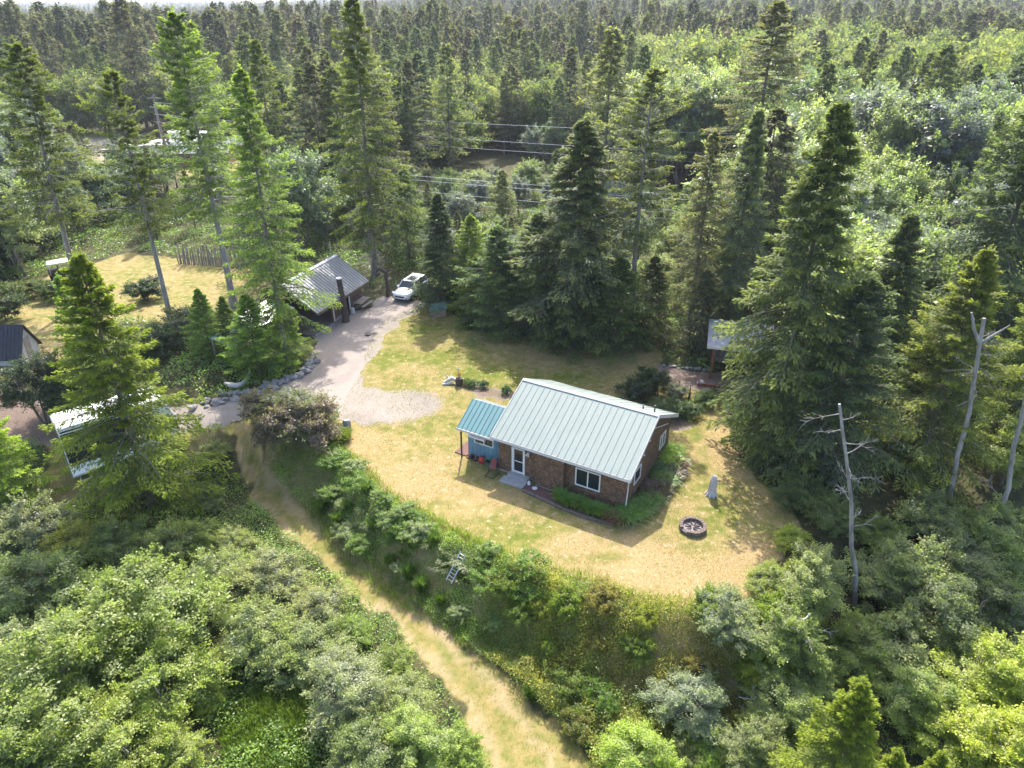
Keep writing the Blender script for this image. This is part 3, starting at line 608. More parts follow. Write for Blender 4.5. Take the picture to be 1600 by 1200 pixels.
mb = MB(); mb.tube([(0, 0, -.05), (0, 0, .55), (0, .04, .8)], [.3, .3, .22], 12); mb.tube([(-.42, .1, -.05), (-.42, .1, .5)], [.1, .06], 7); mb.build('wood', M_STONE, t)
# gnarled driftwood feature
p = ung(716, 600); t = empty('driftwood_feature', (p[0], p[1], 0), 'gnarled driftwood pile and wooden keg at the end of the small garden bed', 'garden feature')
mb = MB(); mb.tube([(-1.1, 0, .15), (-.5, .2, .45), (0, 0, .3)], [.1, .17, .14], 7); mb.tube([(-1.2, -.15, .05), (-.4, -.1, .2)], [.1, .12], 7); mb.tube([(.1, .2, .3), (.6, .3, .35)], [.08, .04], 6)
mb.tube([(-.7, .2, .4), (-1.0, .3, .8)], [.07, .03], 6); mb.tube([(.05, 0, .6), (.02, .1, 1.35)], [.06, .05], 6); mb.build('driftwood', M_DRIFT, t)
mb = MB(); mb.tube([(.1, -.15, 0), (.1, -.15, .3), (.1, -.15, .62)], [.26, .31, .26], 12); mb.build('keg', M_LOG, t)
mb = MB(); 
for k in range(14): a = k * 2.4; mb.tube([(.05, .05, .6), (.05 + .2 * math.cos(a), .05 + .2 * math.sin(a), .95 + .1 * (k % 3))], [.03, .015], 4)
mb.build('flowers', simple('yellow_flower', (.55, .33, .03), (.6, .42, .05), 5, .8), t)
# steel tripod chair, red can, hose reel, garden fork by the annex
c = cab(8.6, -.1); t = empty('folding_rack', c, 'rusty folding metal rack standing beside the porch step', 'rack', rz=R_(150))
mb = MB()
for s in (0, .6): mb.tube([(s, .45, 0), (s, .1, .05), (s * .6 + .12, -.3, 1.05)], .02, 6); mb.tube([(s, .45, .02), (s, -.35, .02), (s * .6 + .12, -.3, 1.05)], .02, 6)
mb.tube([(0, .45, .02), (.6, .45, .02)], .02, 6); mb.tube([(0, .1, .3), (.6, .1, .3)], .015, 6)
mb.build('frame', M_DKMETAL, t)
mb = MB(); mb.slab([(.08, .05, .42), (.52, .05, .42), (.46, -.27, 1.0), (.14, -.27, 1.0)], .02); mb.build('sling', simple('rust_cloth', (.12, .03, .025), (.2, .06, .05), 5, .8), t)
c = cab(10.15, .62); t = empty('red_can', (c[0], c[1], .06), 'round red plastic container on the mulch under the annex window', 'container')
mb = MB(); mb.tube([(0, 0, 0), (0, 0, .1), (0, 0, .25), (0, 0, .36)], [.16, .22, .21, .1], 14); mb.build('body', M_RED, t); mb = MB(); mb.tube([(-.1, 0, .36), (0, 0, .45), (.1, 0, .36)], .02, 6); mb.build('handle', M_DKMETAL, t)
c = cab(9.5, .45); t = empty('hose_reel', (c[0], c[1], 0), 'coiled green garden hose standing against the annex corner', 'hose', rz=R_(150))
mb = MB()
for k in range(5): mb.tube([(.27 * math.cos(a), -.08 + k * .05, .42 + .27 * math.sin(a)) for a in [i * math.pi / 10 for i in range(21)]], .022, 6, cap=False)
mb.build('hose', M_GREENM, t); mb = MB(); mb.tube([(-.25, 0, 0), (0, 0, .42), (.25, 0, 0)], .02, 6); mb.build('stand', M_DKMETAL, t)
c = cab(10.6, .5); t = empty('garden_fork', (c[0], c[1], 0), 'long-handled garden tool leaning on the blue annex wall', 'garden tool', rz=R_(150))
mb = MB(); mb.tube([(0, 0, .1), (0, -.35, 1.35)], .018, 6); mb.build('handle', M_WOODGREY, t); mb = MB(); mb.box(-.1, .1, -.02, .02, .0, .12); mb.build('head', M_DKMETAL, t)
c = cab(10.95, .62); t = empty('flower_pot', (c[0], c[1], .06), 'small dark pot on the mulch at the left of the annex', 'pot')
mb = MB(); mb.tube([(0, 0, 0), (0, 0, .24)], [.11, .15], 12); mb.build('pot', M_DKMETAL, t)
for (x, y, lab, s) in ((6.35, -.05, 'small white jug at the right end of the porch step', 1.0), (5.85, -.25, 'low white bowl on the red mulch right of the porch', .8)):
    c = cab(x, y); t = empty('white_jug' if s == 1 else 'white_bowl', (c[0], c[1], .03), lab, 'jug' if s == 1 else 'bowl')
    mb = MB(); mb.tube([(0, 0, 0), (0, 0, .2 * s), (0, 0, .3 * s)] if s == 1 else [(0, 0, 0), (0, 0, .1)], [.09, .1, .04] if s == 1 else [.1, .17], 10); mb.build('vessel', M_WHITE, t)
# front bed: mulch, block edging
bedpts = [cab(6.4, -.75), cab(5.0, -.95), cab(3.5, -1.15), cab(2.2, -1.2), cab(1.2, -1.15), cab(.35, -.95), cab(-.35, -.5), cab(-.85, .2), cab(-1.15, 1.2), cab(-1.3, 2.8), cab(-1.45, 4.6), cab(-1.5, 6.0), cab(-1.3, 6.9)]
t = empty('planting_bed', (0, 0, 0), 'bark mulch bed wrapping the front and gable of the cabin', 'flower bed')
mb = MB(); inner = [cab(6.4, .05), cab(5, .0), cab(3.5, .4), cab(2.2, .4), cab(1.2, .4), cab(.4, .44), cab(.33, .5), cab(.33, .9), cab(.33, 1.6), cab(.33, 2.8), cab(.33, 4.6), cab(.33, 6), cab(.33, 6.9)]
k = len(bedpts); vs = [(x, y, .07) for x, y, z in bedpts] + [(x, y, .10) for x, y, z in inner]
mb.poly(vs, [(i, i + 1, k + i + 1, k + i) for i in range(k - 1)]); mb.build('mulch', M_MULCH, t)
t = empty('bed_edging', (0, 0, 0), 'curved red-brown block edging round the cabin bed', 'edging')
mb = MB()
for i in range(k - 1):
    a, b = Vector(bedpts[i]), Vector(bedpts[i + 1]); L = (b - a).length; m_ = max(1, int(L / .3)); d = (b - a) / m_; nrm = Vector((-d.y, d.x, 0)).normalized() * .08
    for j in range(m_):
        p0 = a + d * (j + .03); p1 = a + d * (j + .97); z = .17 + random.uniform(-.015, .015)
        mb.poly([(*(p0 - nrm).xy, -.1), (*(p1 - nrm).xy, -.1), (*(p1 + nrm).xy, -.1), (*(p0 + nrm).xy, -.1), (*(p0 - nrm).xy, z), (*(p1 - nrm).xy, z), (*(p1 + nrm).xy, z), (*(p0 + nrm).xy, z)],
                [(3, 2, 1, 0), (4, 5, 6, 7), (0, 1, 5, 4), (1, 2, 6, 5), (2, 3, 7, 6), (3, 0, 4, 7)])
mb.build('blocks', M_BLOCK, t)
# ladder on the slope
a = Vector(ung(724, 872)); b = Vector(ung(702, 922)); a.z += .32; b.z += .3
d = (b - a); L = d.length; dn = d.normalized(); sx = dn.cross(Vector((0, 0, 1))).normalized() * .2; up = sx.cross(dn).normalized()
t = empty('ladder', tuple(b), 'aluminium ladder lying on the overgrown slope below the lawn', 'ladder')
M_ALU = simple('aluminium', (.45, .46, .48), (.6, .61, .63), 5, .4, .3)
for s in (-1, 1): mb = MB(); mb.tube([a + sx * s - b, sx * s], .03, 6); mb.build('rail', M_ALU, t)
for i in range(9): mb = MB(); q = a + d * ((i + .5) / 9) - b; mb.tube([q - sx, q + sx], .018, 6); mb.build('rung', M_ALU, t)
# driftwood arc
t = empty('driftwood_log', ung(372, 600), 'long pale curved driftwood log above the boulder edge of the drive', 'driftwood')
o_ = Vector(ung(372, 600)); pts = [Vector(ung(*q)) - o_ + Vector((0, 0, .4)) for q in [(353, 606), (361, 609), (372, 610), (381, 607), (389, 599), (393, 592)]]; pts[-1].z += .3; pts[-2].z += .1
mb = MB(); mb.tube(pts, [.12, .19, .22, .2, .14, .07], 9); mb.tube([pts[-1], pts[-1] + Vector((-.1, .1, .35))], [.06, .02], 5); mb.build('wood', M_DRIFT, t)
# boulders
def rock_mesh(seed):
    r = random.Random(seed); import bmesh
    bm = bmesh.new(); bmesh.ops.create_icosphere(bm, subdivisions=2, radius=.5)
    pl = [(Vector((r.gauss(0, 1), r.gauss(0, 1), r.gauss(0, 1))).normalized(), r.uniform(.28, .42)) for _ in range(9)]
    for v in bm.verts:
        for n_, d_ in pl:
            k = v.co.dot(n_) - d_
            if k > 0: v.co -= n_ * k * .9
        v.co.x *= 1.25; v.co.z *= .8
    me = bpy.data.meshes.new('boulder'); bm.to_mesh(me); bm.free(); me.materials.append(M_STONE); return me
ROCKS = [rock_mesh(i) for i in range(6)]
def rocks(line, n, smin, smax, label, group, jit=.35):
    pts = [Vector(ung(*q)) for q in line]; seg = [(pts[i + 1] - pts[i]).length for i in range(len(pts) - 1)]; T = sum(seg)
    for k in range(n):
        u = T * (k + random.uniform(.1, .9)) / n; i = 0
        while u > seg[i] and i < len(seg) - 1: u -= seg[i]; i += 1
        p = pts[i].lerp(pts[i + 1], u / seg[i]); x = p.x + random.uniform(-jit, jit); y = p.y + random.uniform(-jit, jit); s = random.uniform(smin, smax)
        o = bpy.data.objects.new('boulder', random.choice(ROCKS)); COL.objects.link(o); o.location = (x, y, float(height(x, y)) + s * .15)
        o.scale = (s, s * random.uniform(.7, 1.1), s * random.uniform(.7, 1.1)); o.rotation_euler = (random.uniform(-.4, .4), random.uniform(-.4, .4), random.uniform(0, 6.3)); tag(o, label, 'boulder', group)
rocks([(310, 634), (345, 628), (385, 618), (420, 606), (455, 594), (478, 578), (492, 562)], 84, .3, .75, 'grey boulder in the rough stone edge along the gravel drive', 'boulders edging the gravel drive', .45)
rocks([(335, 622), (365, 612), (400, 603)], 10, .3, .6, 'grey boulder on the bare bank around the curved driftwood log', 'boulders by the driftwood log', .6)
rocks([(1036, 572), (1060, 575), (1090, 577), (1110, 580)], 22, .2, .42, 'small grey stone in the row behind the dirt patch left of the shelter', 'stones behind the dirt patch', .15)
# leaning paling fence of grey driftwood poles
a = Vector(ung(280, 412)); b = Vector(ung(380, 420))
t = empty('pole_fence', (a.x, a.y, 0), 'tall ragged fence of grey driftwood poles at the back of the left yard', 'fence', rz=math.atan2(b.y - a.y, b.x - a.x)); L = (b - a).xy.length
for i in range(46):
    x = L * i / 45 + random.uniform(-.05, .05); h = random.uniform(1.6, 2.6); lx = random.uniform(-.25, .3)
    mb = MB(); mb.tube([(x, 0, -.1), (x + lx, random.uniform(-.1, .2), h)], [.075, .05], 5); mb.build('paling', M_WOODGREY, t)
mb = MB(); mb.tube([(0, .12, 1.0), (L, .12, 1.0)], .05, 5); mb.build('rail', M_WOODGREY, t)

# ------------------------------------------------------------------ vehicles and sheds at the left
def camper(name, loc, rz, L, W, Hh, label, ladder=True, dark=True, group=None):
    t = empty(name, loc, label, 'camper', group, rz=rz)
    def pr(x0, x1, ya, yb, z0, z1, r=.12):
        mb = MB(); mb.box(x0, x1, ya, yb, z0, z1); return mb
    z0 = .55
    mb = MB(); out = [(0, z0), (L, z0), (L, Hh * .62), (L - .5, Hh - .05), (L - .9, Hh), (.12, Hh), (0, Hh - .12)]
    mb.poly([(x, 0, z) for x, z in out] + [(x, W, z) for x, z in out], [tuple(range(7)), tuple(range(13, 6, -1))] + [(i, 7 + i, 7 + (i + 1) % 7, (i + 1) % 7) for i in range(7)])
    b = mb.build('body', M_RVW, t, bevel=.05)
    if dark:
        mb = MB(); mb.box(.06, L * .8, -.012, .02, 1.45, Hh - .45); mb.box(-.012, .02, .1, W - .1, 1.3, Hh - .35); mb.build('side_panel', M_RVD, b)
        mb = MB(); mb.box(.1, L * .8, -.014, .02, Hh - .34, Hh - .24); mb.build('stripe', M_DKMETAL, b)
        mb = MB(); mb.box(.0, L * .85, -.016, .02, .75, .98); mb.build('stripe', M_DKMETAL, b)
        mb = MB(); mb.slab([(.0, -.55, 1.02), (L * .8, -.55, 1.02), (L * .8, -.02, 1.42), (.0, -.02, 1.42)], .04); mb.build('folded_awning', M_RVW, t, bevel=.02)
    for k, x in enumerate((L * .3, L * .55)):
        mb = MB(); mb.box(x, x + .4, W * .5, W * .5 + .4, Hh + .002, Hh + .1); mb.build('roof_vent', M_DKMETAL if k == 0 and dark else M_GREY, t, bevel=.03)
    mb = MB(); mb.box(L * .68, L * .68 + .9, W * .35, W * .35 + .6, Hh + .002, Hh + .25); mb.build('air_conditioner', M_WHITE, t, bevel=.06)
    if ladder:
        mb = MB()
        for x in (.35, .95): mb.tube([(x, -.6, 1.0), (x, -.62, .1)], .025, 6)
        for z in (.15, .55, .98): mb.tube([(.35, -.61, z), (.95, -.61, z)], .025, 6)
        mb.build('ladder', M_WHITE, t)
        mb = MB()
        for y in (.3, .75): mb.tube([(.1, y, Hh + .06), (1.0, y, Hh + .06)], .02, 6)
        for x in (.1, 1.0): mb.tube([(x, .3, Hh + .06), (x, .75, Hh + .06)], .02, 6)
        mb.build('roof_rail', M_WHITE, t)
    for x in (L * .28, L * .28 + .85):
        for y in (.15, W - .15): wheel(t, x, y, .37, .37, .24)
    return t
zt = 2.25; a = Vector(un(88, 672, zt)); b = Vector(un(158, 651, zt)); ang = math.atan2(b.y - a.y, b.x - a.x); zg = float(height(a.x, a.y))
camper('camper', (a.x, a.y, zg), ang, 6.9, 2.45, zt - zg, 'white camper with dark side panels parked behind the bright green hemlock')
p = ung(100, 436); t = empty('cargo_cart', (p[0], p[1], p[2]), 'small black two-seat yard cart with a white roof on the far left grass', 'cart', rz=R_(35))
mb = MB(); mb.box(-1.2, 1.2, -.62, .62, .35, .85); mb.box(-1.2, -.3, -.62, .62, .852, 1.2); mb.build('body', M_DKMETAL, t, bevel=.06)
mb = MB(); mb.slab([(-1.15, -.75, 2.0), (1.05, -.75, 2.0), (1.05, .75, 2.0), (-1.15, .75, 2.0)], .1); mb.build('roof', M_WHITE, t, bevel=.05)
for x, y in ((-1.05, -.6), (-1.05, .6), (.9, -.6), (.9, .6), (0, -.6)): mb = MB(); mb.tube([(x, y, .8), (x * .95, y, 1.92)], .03, 6); mb.build('pillar', M_WHITE, t)
mb = MB(); mb.box(-.2, .3, -.5, .5, .86, 1.0); mb.box(-.28, -.18, -.5, .5, .9, 1.5); mb.build('seat', M_BLACK, t)
for x in (-.8, .8):
    for y in (-.6, .6): wheel(t, x, y, .3, .3, .2)
# dark steep-roofed shed on the left edge
p = un(35, 510, 2.95); p = (p[0] - 1.8, p[1], float(height(p[0], p[1]))); t = empty('dark_shed', (p[0], p[1], p[2]), 'small shed with a steep black metal roof and pale end wall at the left edge', 'shed', rz=R_(4))
mb = MB(); gable_box(mb, -1.6, 1.6, -1.3, 1.3, 0, .9, 2.9); mb.build('wall', simple('pale_wall', (.36, .36, .36), (.45, .45, .45), 3, .8), t)
mb = MB(); roof_plane(mb, -1.8, 1.8, -1.65, 0, .6, 3.05, .06, .3, .02); roof_plane(mb, -1.8, 1.8, 1.65, 0, .6, 3.05, .06, .3, .02); mb.build('roof', simple('roof_black', (.018, .018, .022), (.03, .03, .035), 2, .5), t)
mb = MB(); mb.box(1.602, 1.63, -.4, .4, .05, 1.9); mb.build('door', M_WOODGREY, t)
# distant campers and buildings
for (px, py, L, rz, lab) in ((205, 258, 9, 20, 'long white camper roof, leftmost and nearest of the distant trailer lots'), (238, 250, 10, 12, 'broad white camper in the middle of the distant trailer lots'),
                             (262, 232, 9, -8, 'white camper furthest back in the distant trailer lots'), (330, 244, 8, -6, 'white camper with a small dark window, rightmost of the distant lots')):
    p = ung(px, py); camper('camper', (p[0], p[1], p[2]), R_(rz), L, 2.6, 3.2, lab, False, False)
def house(px, py, rz, L, W, h, rm, label, wm):
    p = ung(px, py); t = empty('house', (p[0], p[1], p[2]), label, 'house', rz=R_(rz))
    mb = MB(); gable_box(mb, 0, L, 0, W, W / 2, h, h + W * .25 - .1, -.3); mb.build('wall', wm, t)
    mb = MB(); roof_plane(mb, -.4, L + .4, -.4, W / 2, h - .1, h + W * .25, .12, 0); roof_plane(mb, -.4, L + .4, W + .4, W / 2, h - .1, h + W * .25, .12, 0); mb.build('roof', rm, t)
    window(t, L * .2, L * .35, 1, 2, 0, 2); window(t, L * .6, L * .75, 1, 2, 0, 2)
    mb = MB(); mb.box(L * .45, L * .45 + .9, -.04, .01, 0, 2.05); d = mb.build('door', M_WOODGREY, t)
house(258, 262, 8, 11, 6, 2.5, M_ROOF, 'far house with a reddish wall just in front of the distant campers', simple('red_wall', (.28, .10, .07), (.36, .15, .1), 4, .8))
house(60, 190, 15, 9, 7, 2.5, M_ROOF, 'pale green roofed house among trees at far left', M_WHITE)
house(334, 96, 10, 12, 8, 2.6, M_WHITE, 'tiny pale roof in the forest at upper left, above the trailer lots', M_WHITE)

# ------------------------------------------------------------------ poles and wires
def pole(x, y, h, label, arm_ang):
    t = empty('utility_pole', (x, y, float(height(x, y))), label, 'utility pole', rz=arm_ang)
    mb = MB(); mb.tube([(0, 0, -.3), (0, 0, h)], [.17, .11], 8); mb.build('shaft', M_WOODGREY, t)
    mb = MB(); mb.box(-.06, .06, -1.3, 1.3, h - .6, h - .48); mb.build('crossarm', M_WOODGREY, t)
    for y_ in (-1.2, -.6, .6, 1.2): mb = MB(); mb.tube([(0, y_, h - .48), (0, y_, h - .3)], [.05, .03], 6); mb.build('insulator', M_DKMETAL, t)
    return t
M_WIRE = simple('wire', (.7, .7, .7), (.75, .75, .75), 1, .5)
def wire(p0, p1, sag, label, group):
    a, b = Vector(p0), Vector(p1); pts = [a.lerp(b, i / 24) - Vector((0, 0, sag * 4 * (i / 24) * (1 - i / 24))) for i in range(25)]
    o_ = pts[0].copy(); mb = MB(); mb.tube([p - o_ for p in pts], .022, 5, False); o = mb.build('power_line', M_WIRE); o.location = o_; tag(o, label, 'power line', group)
def onY(px, py, Y):
    dx = (px - 800) / FPX; dy = (py - 600) / FPX; Yc = CP - dy * SP; t = Y / Yc
    return Vector((dx * t, Y, CAM_H - (SP + dy * CP) * t))
pl_, pr_ = onY(235, 150, 128), onY(1500, 235, 105)
for i, (l, r) in enumerate((((240, 160), (1400, 216)), ((240, 178), (1400, 252)), ((240, 190), (1400, 268)))):
    p0 = onY(*l, 126); p1 = onY(*r, 106); wire(p0, p1, .8, ('upper', 'middle', 'lower')[i] + ' wire of the farther power line crossing behind the clearing', None)
for i, (l, r) in enumerate((((330, 244), (1300, 316)), ((330, 250), (1300, 324)), ((330, 262), (1300, 350)), ((330, 275), (1300, 366)))):
    p0 = onY(*l, 96); p1 = onY(*r, 84); wire(p0, p1, .6, ('top', 'second', 'third', 'bottom')[i] + ' wire of the nearer power line crossing behind the clearing', None)
q = onY(240, 152, 126); pole(q.x, q.y, q.z + .4, 'grey utility pole rising from the trees left of the distant campers', R_(80))
q = onY(250, 197, 120); p = ung(258, 240); pole(p[0], p[1], 9.0, 'utility pole standing among the distant white campers', R_(70))
q = onY(1400, 216, 106); pole(q.x, q.y, q.z + .5, 'utility pole half hidden in the alders at far right', R_(100))
q = onY(1302, 312, 84); pole(q.x, q.y, q.z + .5, 'utility pole by the pale dirt road at right', R_(100))
q = onY(328, 240, 96); pole(q.x, q.y, q.z + .5, 'utility pole behind the tall pale-trunked tree', R_(100))
# ------------------------------------------------------------------ foliage meshes
def diamonds(P, D, Nn, Ls, Ws):
    """leaf-shaped quads: base point P, unit direction D, unit side vector from normal Nn, lengths Ls, widths Ws"""
    S = np.cross(D, Nn); S /= np.linalg.norm(S, axis=1, keepdims=True) + 1e-9
    n = len(P); L = Ls[:, None]; W = Ws[:, None]
    co = np.stack([P, P + D * L * .45 + S * W * .5, P + D * L, P + D * L * .45 - S * W * .5], 1).reshape(-1, 3)
    return co, np.arange(n * 4).reshape(n, 4)
def nrm(a): return a / (np.linalg.norm(a, axis=-1, keepdims=True) + 1e-9)
def sticks(A, B, ra, rb):
    """three-sided limbs"""
    D = nrm(B - A); up = np.tile([0.3, .2, 1.0], (len(A), 1)); S = nrm(np.cross(D, up)); T = np.cross(D, S); vs = []
    for r, Q in ((ra, A), (rb, B)):
        for k in range(3):
            a = 2 * math.pi * k / 3; vs.append(Q + (S * math.cos(a) + T * math.sin(a)) * r[:, None])
    co = np.stack(vs, 1).reshape(-1, 3); b = np.arange(len(A))[:, None] * 6
    q = np.concatenate([b + np.array([k, (k + 1) % 3, 3 + (k + 1) % 3, 3 + k]) for k in range(3)], 0)
    return co, q
def trunk_arr(h, r0, r1, bend, n=9, seg=14, flare=1.5, rs=None):
    zs = np.linspace(-.3, h, seg); ph = rs.uniform(0, 6.3, 2)
    cx = bend * np.sin(zs / h * 4 + ph[0]) - bend * math.sin(ph[0]); cy = bend * np.sin(zs / h * 3 + ph[1]) - bend * math.sin(ph[1])
    rr = r0 + (r1 - r0) * (zs / h) ** .9; rr = np.where(zs < .5, r0 * flare, rr)
    rr = np.maximum(rr, .01); th = np.arange(n) * 2 * math.pi / n
    co = np.stack([cx[:, None] + rr[:, None] * np.cos(th), cy[:, None] + rr[:, None] * np.sin(th), np.repeat(zs[:, None], n, 1)], -1).reshape(-1, 3)
    q = []
    for i in range(seg - 1):
        for k in range(n): q.append((i * n + k, i * n + (k + 1) % n, (i + 1) * n + (k + 1) % n, (i + 1) * n + k))
    return co, np.array(q), (lambda z: np.stack([np.interp(z, zs, cx), np.interp(z, zs, cy)], -1))
def conifer(name, seed, h, R, base, nb, ns, ne, esz, fol, bark, droop=.30, rise=.12, power=.85, r0=None, irr=.25, gap=0.0, bend=.0, width=.34, tip=.06, limbs=True, dead=0, eww=.34, lopsided=0.0):
    rs = np.random.default_rng(seed); r0 = r0 or h * .013
    tco, tq, ctr = trunk_arr(h * .985, r0, .02, bend, rs=rs, n=9 if nb > 90 else 5, seg=14 if nb > 90 else 6)
    u = (np.arange(nb) + rs.uniform(0, 1, nb)) / nb; zb = h * base
    z = zb + (h * .985 - zb) * u ** .92
    t = (z - zb) / (h - zb)
    ang = np.arange(nb) * 2.399963 + rs.uniform(-.5, .5, nb)
    L = R * (1 - t) ** power * (1 - irr + 2 * irr * rs.random(nb)) * np.minimum(1, .62 + t * 4.0) + .05 * R
    L *= (1 - .35 * t ** 3) * np.clip((1 - t) / .07, .1, 1) ** .6 * (1 + .28 * np.sin(t * rs.uniform(9, 15) + rs.uniform(0, 6)) * np.cos(ang + rs.uniform(0, 6)))
    L *= 1 + lopsided * np.cos(ang - rs.uniform(0, 6.3))
    if gap: L *= np.where(rs.random(nb) < gap, rs.uniform(.15, .6, nb), 1)
    low = 1 - t
    rad = np.stack([np.cos(ang), np.sin(ang), 0 * ang], 1); tan = np.stack([-np.sin(ang), np.cos(ang), 0 * ang], 1)
    C = ctr(z)
    sag = (droop * (.35 + .9 * low)) * L; ris = rise * L * (1.5 - low)
    def B(s):   # s (nb,k) -> (nb,k,3)
        hx = L[:, None] * s; zz = z[:, None] + ris[:, None] * s * 2 - sag[:, None] * s ** 1.7 * 1.3 + .10 * L[:, None] * s ** 6
        return np.stack([C[:, :1] + rad[:, :1] * hx, C[:, 1:2] + rad[:, 1:2] * hx, zz], -1)
    st = (np.arange(ns)[None] + rs.uniform(0, 1, (nb, ns))) / ns; st = .12 + .88 * st ** .85
    P0 = B(st); P1 = B(np.minimum(st + .05, 1.05)); fd = nrm(P1 - P0)          # (nb,ns,3)
    sgn = np.where(np.arange(ns) % 2 == 0, 1., -1.)[None, :] * np.ones((nb, 1))
    lat = width * L[:, None] * (1.08 - st) ** .75 * rs.uniform(.6, 1.15, (nb, ns)) + esz * (.25 + .5 * low[:, None])
    ld = nrm(fd * .75 + tan[:, None, :] * sgn[..., None] * .85 + np.array([0, 0, -.12]) + rs.normal(0, .08, (nb, ns, 3)))
    q = (np.arange(ne)[None, None] + rs.uniform(0, 1, (nb, ns, ne))) / ne
    P = P0[:, :, None] + ld[:, :, None] * (lat[..., None] * q)[..., None]
    P[..., 2] -= .22 * lat[..., None] * q ** 1.5 * (.5 + low[:, None, None]) + rs.uniform(0, .35, q.shape) * esz
    P += rs.normal(0, esz * .16, P.shape)
    D = nrm(ld[:, :, None] * .8 + fd[:, :, None] * .35 + rs.normal(0, .38, P.shape) + np.array([0, 0, -.25]))
    NN = nrm(np.array([0, 0, 1.]) + rs.normal(0, .5, P.shape))
    P = P.reshape(-1, 3); D = D.reshape(-1, 3); NN = NN.reshape(-1, 3)
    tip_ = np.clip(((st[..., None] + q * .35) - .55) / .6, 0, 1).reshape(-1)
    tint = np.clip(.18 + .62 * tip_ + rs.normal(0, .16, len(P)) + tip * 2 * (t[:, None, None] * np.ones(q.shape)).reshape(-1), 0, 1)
    # leader shoots
    k = 34 if nb > 90 else 8; zt = rs.uniform(h * .955, h * 1.01, k); PL = np.stack([rs.normal(0, .02 * R, k), rs.normal(0, .02 * R, k), zt], 1); PL[:, :2] += ctr(zt)
    a = rs.uniform(0, 6.3, k); DL = nrm(np.stack([np.cos(a), np.sin(a), rs.uniform(.1, 1, k)], 1))
    P = np.concatenate([P, PL]); D = np.concatenate([D, DL]); NN = np.concatenate([NN, nrm(rs.normal(0, 1, (k, 3)))]); tint = np.concatenate([tint, np.full(k, .8)])
    Ls = esz * rs.uniform(.7, 1.3, len(P)); co, qd = diamonds(P, D, NN, Ls, Ls * eww)
    crown = mesh_np(name + '_crown', co, qd, fol, np.repeat(tint, 4))
    if limbs:
        A = np.concatenate([C, z[:, None]], 1); M = B(np.full((nb, 1), .5))[:, 0]; E = B(np.full((nb, 1), .8))[:, 0]
        c1, q1 = sticks(A, M, np.maximum(.012, L * .012), np.maximum(.008, L * .008)); c2, q2 = sticks(M, E, np.maximum(.008, L * .008), np.full(nb, .005))
        parts = [(tco, tq), (c1, q1), (c2, q2)]
        if dead:
            zd = rs.uniform(h * .12, zb * 1.15, dead); ad = rs.uniform(0, 6.3, dead); Ld = rs.uniform(.4, 1.5, dead) * R * .4
            Cd = ctr(zd); Ad = np.concatenate([Cd, zd[:, None]], 1); Ed = Ad + np.stack([np.cos(ad) * Ld, np.sin(ad) * Ld, -.25 * Ld], 1)
            parts.append(sticks(Ad, Ed, np.full(dead, .03), np.full(dead, .008)))
        off = 0; cs = []; qs = []
        for c_, q_ in parts: cs.append(c_); qs.append(q_ + off); off += len(c_)
        tco, tq = np.concatenate(cs), np.concatenate(qs)
    trunk = mesh_np(name + '_trunk', tco, tq, bark, smooth=False)
    return dict(crown=crown, trunk=trunk, h=h, R=R)
